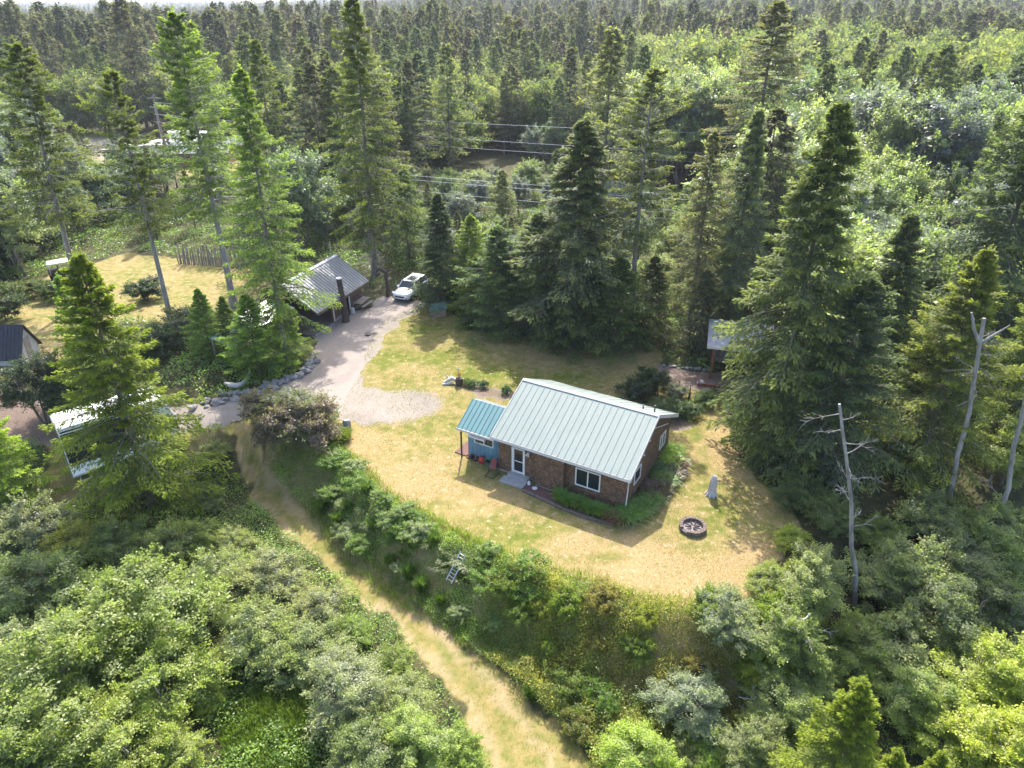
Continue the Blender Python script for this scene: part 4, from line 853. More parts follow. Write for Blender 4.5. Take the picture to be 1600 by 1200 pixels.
def broadleaf(name, seed, h, R, nclump, nleaf, lsz, fol, bark, base=.25, stems=3, rc=.30, squash=.6, up=.5, bottom=.2, spread=.55, lw=.62):
    """crown of leaf clumps carried by forking limbs"""
    rs = np.random.default_rng(seed)
    # several lobes of different height make an uneven crown
    K = 7; la = np.arange(K) * 2.4 + rs.uniform(0, 6.3); lr = R * np.concatenate([[0], rs.uniform(.35, .62, K - 1)]); LR = R * rs.uniform(.36, .56, K)
    ztop = h * np.concatenate([[.97], rs.uniform(.55, .95, K - 1)]); cz = h * (base + (1 - base) * .5)
    li = rs.integers(0, K, nclump); d = nrm(rs.normal(0, 1, (nclump, 3))); d[:, 2] = np.where(d[:, 2] < -.5, -d[:, 2], d[:, 2]); rr = rs.uniform(.3, 1, nclump) ** .5
    hz = (ztop - h * base)[li] * .5; lcz = (ztop + h * base)[li] * .5
    Cc = np.stack([lr[li] * np.cos(la[li]) + d[:, 0] * LR[li] * rr, lr[li] * np.sin(la[li]) + d[:, 1] * LR[li] * rr, lcz + d[:, 2] * hz * rr], 1)
    rcl = R * rc * rs.uniform(.6, 1.25, nclump)
    ci = rs.integers(0, nclump, nleaf) if False else np.repeat(np.arange(nclump), max(1, nleaf // nclump)); n = len(ci)
    dd = nrm(rs.normal(0, 1, (n, 3))); dd[:, 2] = np.where(rs.random(n) < up, np.abs(dd[:, 2]), dd[:, 2])
    P = Cc[ci] + dd * (rcl[ci] * rs.uniform(.25, 1, n) ** .5 * (1 + .42 * rs.normal(0, 1, n) * (rs.random(n) < .45)))[:, None] * np.array([1, 1, squash])
    P[:, 2] = np.maximum(P[:, 2], .03 * h * rs.random(n))
    out = nrm(P - np.array([0, 0, cz * .7])); NN = nrm(out * .5 + dd * .5 + np.array([0, 0, .35]) + rs.normal(0, .45, (n, 3)))
    D = nrm(np.cross(NN, nrm(rs.normal(0, 1, (n, 3)))))
    ct = rs.uniform(0, 1, nclump); tint = np.clip(.15 + .55 * ct[ci] + rs.normal(0, .18, n), 0, 1)
    # leafy shoots that break the outline
    ns_ = nclump * 2; si = rs.integers(0, nclump, ns_); sdv = nrm(nrm(Cc[si] - np.array([0, 0, cz * .8])) + np.array([0, 0, .45]) + rs.normal(0, .4, (ns_, 3))); sl = R * rs.uniform(.12, .34, ns_); kk = max(4, int(nleaf * .22 / ns_))
    q_ = rs.random((ns_, kk)); Pq = Cc[si][:, None] + sdv[:, None] * (rcl[si] * .6)[:, None, None] + sdv[:, None] * (sl[:, None] * q_)[..., None]; Pq[..., 2] -= .25 * sl[:, None] * q_ ** 2; Pq = (Pq + rs.normal(0, lsz * .6, Pq.shape)).reshape(-1, 3)
    P = np.concatenate([P, Pq]); n2 = len(Pq); NN = np.concatenate([NN, nrm(rs.normal(0, .6, (n2, 3)) + np.array([0, 0, .6]))]); D = np.concatenate([D, nrm(np.repeat(sdv, kk, 0) + rs.normal(0, .7, (n2, 3)))]); n = n + n2
    tint = np.concatenate([tint, np.clip(rs.normal(.75, .15, n2), 0, 1)])
    Ls = lsz * rs.uniform(.45, 1.5, n); co, qd = diamonds(P, D, NN, Ls, Ls * lw)
    crown = mesh_np(name + '_crown', co, qd, fol, np.repeat(tint, 4))
    cs, qs, off = [], [], 0
    def add(c_, q_):
        nonlocal off
        cs.append(c_); qs.append(q_ + off); off += len(c_)
    forks = []
    for s in range(stems):
        a = rs.uniform(0, 6.3); lean = rs.uniform(.1, .45) * R * (stems > 1); pts = [np.array([0, 0, -.2]), np.array([math.cos(a) * lean * .4, math.sin(a) * lean * .4, h * base]), np.array([math.cos(a) * lean, math.sin(a) * lean, h * .55]), np.array([math.cos(a) * lean * 1.3, math.sin(a) * lean * 1.3, h * .68])]
        r = h * .012; rad = [r * 1.3, r, r * .55, r * .15]; n_ = 6; th = np.arange(n_) * 2 * math.pi / n_
        co_ = np.concatenate([np.stack([p[0] + q * np.cos(th), p[1] + q * np.sin(th), np.full(n_, p[2])], 1) for p, q in zip(pts, rad)])
        qq = np.array([(i * n_ + k, i * n_ + (k + 1) % n_, (i + 1) * n_ + (k + 1) % n_, (i + 1) * n_ + k) for i in range(3) for k in range(n_)]); add(co_, qq)
        forks += [pts[1], (pts[1] + pts[2]) / 2, pts[2], (pts[2] + pts[3]) / 2, pts[3]]
    F = np.array(forks); A = F[[int(np.argmin(np.linalg.norm(F - (c - [0, 0, .15 * h]), axis=1))) for c in Cc]]
    Mid = (A + Cc) / 2 + rs.normal(0, .04 * R, Cc.shape); add(*sticks(A, Mid, np.full(nclump, h * .0032), np.full(nclump, h * .0022))); add(*sticks(Mid, Cc, np.full(nclump, h * .0022), np.full(nclump, h * .001)))
    trunk = mesh_np(name + '_trunk', np.concatenate(cs), np.concatenate(qs), bark)
    return dict(crown=crown, trunk=trunk, h=h, R=R)

F_CON = foliage('needles', 'obj', .65, .45, .2, tipc=(1.8, 1.72, .8))
F_LEAF = foliage('leaves', 'obj', .46, .48, .42, tipc=(1.4, 1.46, .98))
F_FARC = foliage('needles_far', 'rand', .7, .25, .2, [(0, (.052, .066, .036)), (.3, (.088, .108, .044)), (.6, (.125, .14, .052)), (.85, (.165, .175, .066)), (1, (.15, .13, .09))])
F_FARB = foliage('leaves_far', 'rand', .7, .45, .15, [(0, (.12, .16, .062)), (.35, (.155, .195, .08)), (.7, (.18, .20, .12)), (1, (.19, .225, .09))])

PR = {}
# near conifers
PR['hem1'] = conifer('hemlock', 101, 15, 3.9, .03, 190, 26, 12, .20, F_CON, M_BARK, droop=.34, rise=.16, power=.80, irr=.36, gap=.08, tip=.12, width=.30)
PR['hem2'] = conifer('hemlock', 102, 12, 3.0, .02, 150, 22, 11, .19, F_CON, M_BARK, droop=.30, rise=.15, power=.78, irr=.34, gap=.08, tip=.10, width=.32)
PR['spr1'] = conifer('spruce', 103, 16, 3.6, .02, 190, 22, 11, .24, F_CON, M_BARK, droop=.42, rise=.10, power=.72, irr=.36, gap=.12, tip=.03, width=.34)
PR['spr2'] = conifer('spruce', 104, 14, 4.2, .0, 170, 24, 10, .24, F_CON, M_BARK, droop=.34, rise=.14, power=.60, irr=.36, gap=.10, tip=.04, width=.36)
PR['tall1'] = conifer('tall_spruce', 105, 26, 4.5, .36, 130, 22, 11, .27, F_CON, M_PALEBARK, droop=.22, rise=.14, power=.52, irr=.42, gap=.22, tip=.04, dead=12, bend=.12, r0=.34, lopsided=.2)
PR['tall2'] = conifer('tall_spruce', 106, 25, 4.0, .40, 105, 20, 11, .27, F_CON, M_PALEBARK, droop=.20, rise=.15, power=.45, irr=.48, gap=.28, tip=.05, dead=14, bend=.15, r0=.30, lopsided=.3)
PR['tall3'] = conifer('tall_spruce', 107, 24, 4.6, .18, 160, 22, 11, .26, F_CON, M_BARK, droop=.34, rise=.10, power=.62, irr=.34, gap=.15, tip=.03, dead=12, bend=.1, r0=.33)
# mid conifers
PR['mid1'] = conifer('conifer', 111, 19, 3.9, .08, 90, 13, 7, .46, F_CON, M_BARK, droop=.34, rise=.12, power=.62, irr=.42, gap=.18, tip=.04)
PR['mid2'] = conifer('conifer', 112, 21, 3.6, .22, 80, 12, 7, .46, F_CON, M_BARK, droop=.26, rise=.14, power=.5, irr=.5, gap=.28, tip=.04)
PR['mid3'] = conifer('conifer', 113, 16, 4.2, .03, 90, 13, 7, .44, F_CON, M_BARK, droop=.40, rise=.10, power=.6, irr=.4, gap=.12, tip=.04)
PR['far1'] = conifer('far_conifer', 121, 20, 4.2, .1, 60, 9, 5, .8, F_FARC, M_BARK, droop=.32, rise=.12, power=.72, irr=.3, limbs=False, eww=.5)
PR['far2'] = conifer('far_conifer', 122, 23, 3.4, .2, 52, 8, 5, .8, F_FARC, M_BARK, droop=.28, rise=.12, power=.62, irr=.38, gap=.15, limbs=False, eww=.5)
PR['far4'] = conifer('far_conifer', 124, 19, 3.6, .3, 40, 9, 5, .8, F_FARC, M_BARK, droop=.2, rise=.16, power=.42, irr=.55, gap=.35, limbs=False, eww=.5, lopsided=.3)
PR['far3'] = conifer('far_conifer', 123, 16, 4.6, .05, 60, 9, 5, .8, F_FARC, M_BARK, droop=.36, rise=.1, power=.75, irr=.25, limbs=False, eww=.5)
# broadleaves
PR['ald1'] = broadleaf('alder', 201, 8.5, 3.2, 150, 42000, .125, F_LEAF, M_BARK, base=.08, stems=4, rc=.16, squash=.75)
PR['ald2'] = broadleaf('alder', 202, 8.0, 3.4, 140, 40000, .13, F_LEAF, M_BARK, base=.08, stems=4, rc=.17, squash=.75)
PR['ald3'] = broadleaf('alder', 203, 10, 3.0, 150, 38000, .13, F_LEAF, M_BARK, base=.12, stems=2, rc=.16, squash=.85)
PR['wil1'] = broadleaf('willow', 204, 4.2, 2.7, 170, 40000, .11, F_LEAF, M_BARK, base=.03, stems=6, rc=.13, squash=.8, up=.6)
PR['shr1'] = broadleaf('shrub', 205, 2.2, 1.5, 90, 15000, .085, F_LEAF, M_BARK, base=.0, stems=5, rc=.17, squash=.8)
PR['shr2'] = broadleaf('shrub', 206, 1.6, 1.3, 80, 11000, .08, F_LEAF, M_BARK, base=.0, stems=5, rc=.18, squash=.8)
PR['mb1'] = broadleaf('alder_mid', 211, 11, 3.6, 120, 19000, .20, F_LEAF, M_BARK, base=.12, stems=3, rc=.17, squash=.75)
PR['mb2'] = broadleaf('alder_mid', 212, 9, 4.0, 110, 19000, .20, F_LEAF, M_BARK, base=.08, stems=3, rc=.18, squash=.65)
PR['mb3'] = broadleaf('alder_mid', 213, 13, 3.3, 120, 19000, .20, F_LEAF, M_BARK, base=.15, stems=2, rc=.17, squash=.9)
PR['fb1'] = broadleaf('alder_far', 221, 12, 4.2, 70, 5200, .36, F_FARB, M_BARK, base=.1, stems=1, rc=.2, squash=.7)
PR['fb2'] = broadleaf('alder_far', 222, 10, 4.6, 70, 5200, .36, F_FARB, M_BARK, base=.1, stems=1, rc=.22, squash=.65)

def hsolve(x, y, z, pyt):
    lo, hi = .5, 60.
    for _ in range(40):
        m = (lo + hi) / 2
        if proj(x, y, z + m)[1] > pyt: lo = m
        else: hi = m
    return m
def plant(kind, x, y, h, colr, name, label, cat='tree', group=None, wf=1.0, lean=(0, 0), z=None, pn=('crown', 'trunk')):
    p = PR[kind]; s = h / p['h']; z = float(height(x, y)) if z is None else z
    e = bpy.data.objects.new(name, None); COL.objects.link(e); e.location = (x, y, z); e.empty_display_size = .3
    e.rotation_mode = 'ZYX' if False else 'XYZ'; e.rotation_euler = (lean[0], lean[1], 0) if any(lean) else (0, 0, random.uniform(0, 6.28)); e.scale = (s * wf, s * wf, s); tag(e, label, cat, group)
    for nm in pn:
        o = bpy.data.objects.new(nm, p['crown' if nm in ('crown', 'leaves', 'dead_foliage') else 'trunk']); COL.objects.link(o); o.parent = e; o.color = (*colr, 1)
    return e
def at(kind, bx, by, ty, colr, name, label, wf=1.0, tx=None, **k):
    x, y, z = ung(bx, by); h = hsolve(x, y, z, ty)
    if tx is not None:      # a leaning stem: find the sideways offset of the top
        lo, hi = -9., 9.
        for _ in range(40):
            m = (lo + hi) / 2
            if proj(x + m, y, z + h)[0] < tx: lo = m
            else: hi = m
        k['lean'] = (0, math.atan2(lo, h))
    PLACED.append((x, y, PR[kind]['R'] * h / PR[kind]['h'] * wf * .7))
    return plant(kind, x, y, h, colr, name, label, wf=wf, **k)
def crown_at(kind, cx, cy, wpx, colr, label, ratio, zoff=.55):
    """a bush or low tree whose crown covers wpx pixels of width around (cx, cy)"""
    R, h = 2.0, 4.0; x, y, z = ung(cx, cy)
    for _ in range(14):
        x, y, zz = un(cx, cy, z + h * zoff); z = float(height(x, y)); d = y * CP - (zz - CAM_H) * SP
        R = wpx / 2 * d / FPX; h = R * ratio
    p = PR[kind]; PLACED.append((x, y, R)); wf = (R / p['R']) / (h / p['h'])
    return plant(kind, x, y, h, colr, 'willow_bush' if kind[:3] in ('wil', 'shr') else 'alder_tree', label, cat='bush' if kind[:3] in ('wil', 'shr') else 'tree', wf=wf)
PLACED = []
LIME = (.145, .185, .036); GRN = (.115, .142, .038)
BLG = (.075, .105, .056)
H = 'hemlock_tree'; S = 'spruce_tree'; A = 'alder_tree'
at('hem1', 238, 790, 392, LIME, H, 'big bright lime-green hemlock in the left foreground, standing in front of the white camper', wf=1.06)
at('hem2', 22, 790, 612, (0.222, 0.301, 0.057), H, 'bright green conifer cut by the left edge, left of the RV yard', wf=1.2)
at('hem2', 152, 628, 428, (0.142, 0.218, 0.061), H, 'slim mid-green hemlock just left of and behind the big lime hemlock', wf=.85)
at('tall1', 128, 474, 60, GRN, S, 'tall leaning spruce with a bare pale trunk, leftmost by the small black yard cart', wf=1.05, tx=18)
at('tall2', 268, 503, 105, GRN, S, 'tall bare-trunked spruce second from the left in the left yard', wf=1.0)
at('tall1', 366, 480, 12, (0.156, 0.214, 0.061), S, 'tallest pale-trunked spruce in front of the pole fence', wf=1.0)
at('tall3', 450, 575, 100, (0.163, 0.224, 0.061), S, 'tall hemlock with drooping boughs covering the left end of the garage', wf=.8)
at('hem2', 330, 556, 450, (0.153, 0.231, 0.067), H, 'dense young fir at the left end of the hedge above the boulders', wf=1.3)
at('hem2', 366, 560, 462, (0.099, 0.151, 0.046), H, 'dense young fir filling the hedge between its left end and middle', wf=1.3)
at('hem2', 404, 577, 458, (0.156, 0.241, 0.061), H, 'dense young fir in the middle of the hedge above the boulders', wf=1.6)
at('hem2', 454, 566, 468, (0.175, 0.247, 0.061), H, 'dense young fir at the right end of the hedge above the boulders', wf=1.5)
at('tall3', 588, 428, -14, GRN, S, 'very tall spruce directly behind the garage ridge', wf=.9)
at('spr1', 692, 478, 300, BLG, S, 'dark blue-green spruce right behind the white car', wf=1.32)
at('spr2', 738, 482, 335, (0.189, 0.247, 0.067), S, 'yellow-green fir beside the dark spruce behind the little hut', wf=0.96)
at('spr2', 778, 512, 352, (0.112, 0.163, 0.080), S, 'broad bushy fir at the left corner of the dark grove behind the lawn', wf=1.32)
at('spr2', 838, 520, 330, (0.107, 0.140, 0.080), S, 'broad dark fir second from the left in the grove behind the lawn', wf=1.20)
at('spr1', 898, 528, 182, (0.112, 0.135, 0.074), S, 'tall pointed dark spruce in the middle of the grove behind the lawn', wf=1.44)
at('tall2', 985, 525, 100, (0.142, 0.163, 0.067), S, 'tall open-crowned spruce with a visible grey trunk, right part of the grove behind the lawn', wf=1.14)
at('spr2', 962, 540, 402, (0.119, 0.169, 0.074), S, 'low wide fir at the right end of the dark grove behind the lawn', wf=1.44)
at('spr2', 805, 512, 392, (0.104, 0.137, 0.058), S, 'shorter fir filling the gap between the two left firs of the grove', wf=1.4)
at('spr2', 868, 526, 415, (0.088, 0.118, 0.053), S, 'short skirt-like fir in front of the tall pointed spruce of the grove', wf=1.4)
at('spr2', 922, 536, 425, (0.084, 0.114, 0.053), S, 'short dark fir between the pointed spruce and the low wide fir', wf=1.4)
at('spr2', 1012, 530, 400, (0.097, 0.118, 0.058), S, 'short fir at the extreme right of the grove, by the dirt patch', wf=1.2)
at('spr2', 748, 500, 398, (0.120, 0.153, 0.047), S, 'short green fir at the extreme left of the grove, by the little hut', wf=1.3)
at('mid3', 1090, 548, 420, (0.097, 0.111, 0.079), S, 'low grey-green conifer just left of the pole shelter', wf=1.2)
at('spr1', 1205, 700, 150, (0.125, 0.152, 0.067), S, 'huge dark spruce at the right edge of the lawn, beside the pole shelter', wf=1.0)
at('spr2', 1282, 735, 430, (0.094, 0.125, 0.074), S, 'dark low-boughed spruce in the shade right of the lawn', wf=1.1)
at('spr1', 1345, 640, 330, (0.107, 0.135, 0.074), S, 'dark spruce behind and right of the huge lawn-edge spruce', wf=1.1)
at('hem1', 1432, 735, 385, (0.152, 0.177, 0.060), H, 'yellow-green hemlock behind the broken pale snag at right', wf=1.15)
at('spr1', 1500, 590, 96, (0.100, 0.132, 0.067), S, 'tall dark spruce leaning in at the far right edge', wf=1.1)
at('spr2', 1560, 700, 420, (0.156, 0.195, 0.061), S, 'green conifer at the right edge behind the white-barked alder', wf=1.0)
at('hem2', 1270, 1290, 1060, LIME, H, 'small bright yellow-green hemlock at the bottom right', wf=1.05)
at('hem2', 1345, 1320, 1170, LIME, H, 'little lime conifer cut by the bottom edge, just right of the yellow-green hemlock', wf=1.0)
at('hem2', 1410, 1320, 1175, LIME, H, 'little lime conifer cut by the bottom edge, second to the right of the yellow-green hemlock', wf=1.0)
at('tall3', 1165, 345, -5, (0.156, 0.157, 0.087), S, 'large dark spruce with long drooping boughs standing above the alders, upper right', wf=1.3)
at('mid1', 232, 205, -12, (0.094, 0.092, 0.074), S, 'narrow dark purple-brown spruce rising through the skyline at upper left', wf=1.0)
at('mid2', 440, 330, 60, GRN, S, 'grey-green spruce between the tallest pale trunk and the very tall garage spruce', wf=1.0)
at('mid1', 345, 300, 30, (0.156, 0.204, 0.061), S, 'bushy spruce right behind the tallest pale trunk', wf=1.0)
at('mid2', 705, 285, 66, (0.142, 0.163, 0.078), S, 'slender spruce with a bare lower trunk above the nearer wires', wf=1.0)
at('mid3', 640, 410, 262, (0.112, 0.150, 0.067), S, 'mid-sized spruce between the garage and the white car', wf=1.0)
at('mid1', 940, 330, 40, (0.156, 0.169, 0.078), S, 'grey-green open spruce above the alders, upper middle', wf=1.1)
at('tall3', 1075, 520, 200, (0.175, 0.176, 0.110), S, 'grey-green tree with a silvery side left of the pole shelter roof', wf=.85)
at('spr1', 1130, 535, 165, (0.156, 0.181, 0.111), S, 'tall grey-green conifer immediately behind the pole shelter', wf=.8)
at('mid3', 870, 250, 120, (0.094, 0.123, 0.074), S, 'dark spruce beyond the wires, upper middle left', wf=.9)
# big flowering bush and other single shrubs
_b = crown_at('ald2', 464, 683, 122, (.15, .16, .085), 'large round red-brown tipped bush between the gravel drive and the grass track', 1.35); _b.name = 'large_bush'; _b['category'] = 'bush'
at('shr1', 430, 690, 618, (.17, .14, .10), 'large_bush', 'reddish shrub top merged in the left of the large round bush', cat='bush')
at('shr1', 480, 700, 628, (.19, .15, .12), 'large_bush', 'pinkish shrub top merged in the middle of the large round bush', cat='bush')
at('shr1', 1018, 612, 575, (0.052, 0.072, 0.035), 'dark_bush', 'larger dark round bush behind the right end of the cabin roof', cat='bush')
at('shr2', 992, 628, 596, (0.049, 0.067, 0.041), 'dark_bush', 'smaller dark round bush touching the cabin roof line', cat='bush')
at('shr2', 1055, 622, 605, (.13, .15, .10), 'flowering_shrub', 'low silvery flowering shrub beside the dark garden stake', cat='bush', wf=1.4)
at('shr2', 1100, 632, 612, (0.102, 0.145, 0.051), 'green_shrub', 'low green shrub right of the dark garden stake', cat='bush', wf=1.2)
at('shr2', 1075, 648, 630, (0.080, 0.123, 0.043), 'green_shrub', 'low green shrub at the end of the strip behind the cabin', cat='bush', wf=1.3)
at('shr2', 1040, 650, 628, (0.072, 0.116, 0.043), 'green_shrub', 'low green shrub right above the roof vents', cat='bush', wf=1.5)
at('ald2', 75, 665, 545, (0.046, 0.070, 0.035), 'dark_bush', 'large dark bush in front of the black-roofed shed', wf=1.1, cat='bush')
# foreground alders and willows: bx, by, topy, kind, colour, wf
PALEG = (0.251, 0.283, 0.126); MIDG = (0.214, 0.258, 0.074); DEEP = (0.155, 0.197, 0.068)
FG = [
 ('ald1', 215, 950, 240, MIDG, 'big rounded alder below the bright lime hemlock, lower left'), ('ald2', 60, 925, 190, DEEP, 'green alder at the left edge, level with the big rounded alder'),
 ('wil1', 40, 820, 150, (0.217, 0.232, 0.138), 'silvery bush at the left edge below the cut-off green conifer'), ('wil1', 112, 845, 120, (0.283, 0.283, 0.069), 'yellowish bush at the lower end of the left grass patch'),
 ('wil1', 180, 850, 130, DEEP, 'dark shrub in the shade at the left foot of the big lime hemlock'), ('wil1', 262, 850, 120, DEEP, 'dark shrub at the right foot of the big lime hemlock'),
 ('ald3', 110, 1040, 230, (0.217, 0.259, 0.069), 'leafy alder in the lower left, left of the small sunny one'), ('ald1', 15, 1030, 170, PALEG, 'pale alder cut by the left edge near the bottom'),
 ('ald2', 235, 1060, 200, (0.244, 0.292, 0.069), 'fresh green alder under the big rounded one, lower left'), ('ald3', 40, 1170, 220, MIDG, 'alder filling the lower left corner'), ('ald2', 165, 1165, 210, (0.244, 0.283, 0.069), 'bright alder at the bottom edge near the left corner'),
 ('ald1', 262, 1165, 110, (0.266, 0.310, 0.069), 'small bright alder at the bottom edge left of the grassy hollow'),
 ('wil1', 338, 722, 50, (0.188, 0.216, 0.096), 'small leafy shrub at the right skirt of the big lime hemlock'), ('wil1', 325, 775, 60, (0.205, 0.232, 0.096), 'leafy shrub on the inner side of the grass track bend'),
 ('wil1', 362, 842, 76, (0.244, 0.267, 0.112), 'round shrub hugging the outside of the track bend'), ('wil1', 300, 838, 96, MIDG, 'round green shrub between lime hemlock and track bend'),
 ('wil1', 335, 898, 130, PALEG, 'big rounded willow dome, topmost of the lower left thicket'), ('wil1', 418, 895, 130, (0.274, 0.283, 0.155), 'pale grey-green willow dome beside the straight part of the track'),
 ('wil1', 492, 950, 120, (0.266, 0.275, 0.146), 'pale willow dome at the very edge of the track'), ('wil1', 400, 985, 160, (0.227, 0.259, 0.112), 'widest willow dome, in the middle of the lower left thicket'),
 ('wil1', 482, 1012, 140, (0.235, 0.267, 0.121), 'willow dome just below the one at the track edge'), ('wil1', 552, 985, 66, (0.205, 0.267, 0.079), 'small willow squeezed against the track edge'),
 ('wil1', 612, 1035, 80, MIDG, 'small round willow on the left verge of the lower track'), ('ald2', 540, 1070, 150, (0.256, 0.275, 0.155), 'pale alder left of the lower track'),
 ('ald2', 632, 1100, 110, (0.244, 0.275, 0.104), 'alder on the verge of the lower track, below the small round willow'), ('ald1', 565, 1175, 150, (0.159, 0.198, 0.069), 'shaded alder at the bottom edge, lower middle left'),
 ('ald3', 650, 1165, 130, (0.244, 0.302, 0.079), 'bright alder at the bottom edge left of the track'), ('wil1', 716, 1165, 90, (0.227, 0.292, 0.069), 'small bright bush at the bottom edge on the track verge'), ('wil1', 330, 1085, 70, (0.302, 0.352, 0.069), 'little sunny bush at the top of the grassy hollow'),

 ('ald2', 1000, 1185, 140, (0.283, 0.352, 0.069), 'bright green alder at the bottom edge right of the track'), ('wil1', 1128, 1000, 124, (0.235, 0.259, 0.155), 'grey-green willow in the gold thicket at the south corner of the lawn'),
 ('ald2', 1075, 1095, 130, (0.227, 0.259, 0.163), 'silvery alder lower in the brown thicket'), ('wil1', 1110, 1165, 90, (0.205, 0.283, 0.060), 'bright green bush low in the brown thicket'), ('ald1', 1180, 1165, 120, (0.205, 0.232, 0.088), 'alder at the bottom edge left of the yellow-green hemlock'),
 ('ald2', 1218, 1085, 130, (0.227, 0.267, 0.096), 'alder right of the brown thicket'), ('ald1', 1228, 985, 130, MIDG, 'alder just below the east corner of the lawn'), ('wil1', 1205, 905, 90, (0.244, 0.275, 0.096), 'grey-green bush on the east corner of the lawn'),
 ('ald3', 1272, 905, 120, (0.244, 0.275, 0.104), 'leafy alder left of the foot of the bare snag'), ('ald2', 1348, 1012, 140, (0.205, 0.259, 0.069), 'big alder in front of the bare snag'), ('ald1', 1405, 895, 160, (0.244, 0.275, 0.112), 'pale alder right of the bare snag'),
 ('ald2', 1400, 1010, 170, (0.205, 0.232, 0.088), 'alder above and right of the yellow-green hemlock'), ('ald1', 1270, 1050, 110, MIDG, 'alder between the brown thicket and the yellow-green hemlock'), ('ald3', 1465, 960, 150, (0.149, 0.181, 0.069), 'deep green alder in the lower right thicket'),
 ('ald2', 1500, 870, 150, (0.178, 0.206, 0.096), 'alder at right below the white-barked trunk'), ('ald1', 1555, 950, 160, (0.140, 0.174, 0.069), 'dark alder at the right edge below the white-barked trunk'), ('ald3', 1430, 1090, 130, (0.227, 0.275, 0.079), 'alder right of the yellow-green hemlock'),
 ('ald1', 1560, 1060, 190, (0.322, 0.359, 0.069), 'big yellow alder at the right edge near the bottom'), ('ald2', 1490, 1140, 150, (0.283, 0.326, 0.069), 'yellow-green alder left of the big yellow one'), ('ald3', 1590, 1170, 180, (0.341, 0.369, 0.060), 'yellow alder in the lower right corner'),
 ('wil1', 1238, 838, 60, (0.302, 0.334, 0.069), 'small yellow-green bush at the east corner of the lawn'), ('wil1', 1255, 765, 90, (0.111, 0.146, 0.059), 'dark shrub at the foot of the low-boughed spruce'), ('wil1', 1300, 800, 100, (0.130, 0.163, 0.060), 'dark shrub left of the bare snag'),
 ('wil1', 1460, 800, 130, (0.205, 0.232, 0.104), 'pale shrub at the foot of the broken-topped trunk'), ('ald3', 1590, 700, 130, (0.244, 0.283, 0.088), 'light green alder at the right edge, left of nothing but frame'), ('wil1', 1380, 830, 90, (0.205, 0.248, 0.079), 'leafy shrub right of the bare snag'),
 ('ald2', 1560, 830, 140, (0.205, 0.248, 0.088), 'leafy alder in front of the white-barked trunk'), ('wil1', 1060, 1180, 90, (0.149, 0.174, 0.060), 'dark bush at the bottom of the brown thicket'),
]
RAT = dict(ald1=1.75, ald2=1.6, ald3=2.1, wil1=1.25)
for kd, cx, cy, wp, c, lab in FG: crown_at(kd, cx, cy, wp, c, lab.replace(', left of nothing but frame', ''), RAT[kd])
# shrubs in the planted bed and bank (individual plants)
def tuft(name, seed, n, hgt, spread, wdt, fol, curl=.6):
    """arching strap leaves from one crown: ferns, daylilies, grass"""
    rs = np.random.default_rng(seed); a = rs.uniform(0, 6.3, n); L = hgt * rs.uniform(.6, 1.2, n); o = rs.uniform(.25, 1, n) * spread; b = np.stack([rs.normal(0, spread * .18, n), rs.normal(0, spread * .18, n), 0 * a], 1)
    pts = []
    for s in (0, .4, .75, 1.0):
        r = o * s ** 1.2; z = L * (s * 1.25 - curl * s ** 2.4)
        pts.append(b + np.stack([np.cos(a) * r, np.sin(a) * r, z], 1))
    S_ = np.stack([-np.sin(a), np.cos(a), 0 * a], 1); ws = [wdt * .6, wdt, wdt * .7, wdt * .1]; vs = []
    for p, w_ in zip(pts, ws): vs += [p + S_ * w_ / 2, p - S_ * w_ / 2]
    co = np.stack(vs, 1).reshape(-1, 3); bi = np.arange(n)[:, None] * 8; q = np.concatenate([bi + np.array([2 * k, 2 * k + 1, 2 * k + 3, 2 * k + 2]) for k in range(3)])
    return mesh_np(name, co, q, fol, np.repeat(np.clip(rs.normal(.45, .2, n), 0, 1), 8))
TF = [tuft('fern_leaves', 301, 420, .65, .75, .045, F_LEAF, .75), tuft('fern_leaves', 302, 380, .75, .65, .035, F_LEAF, .6), tuft('grass_leaves', 303, 320, .9, .45, .03, F_LEAF, .45)]
def tuftobj(i, x, y, s, c, name, label, cat, group=None, z=None, sz=None):
    o = bpy.data.objects.new(name, TF[i]); COL.objects.link(o); o.location = (x, y, (float(height(x, y)) if z is None else z) - .02); o.rotation_euler = (0, 0, random.uniform(0, 6.3)); o.scale = (s, s, sz or s); o.color = (*c, 1)
    return tag(o, label, cat, group)
BR = (0.235, 0.123, 0.097); FG_ = (0.151, 0.261, 0.055)
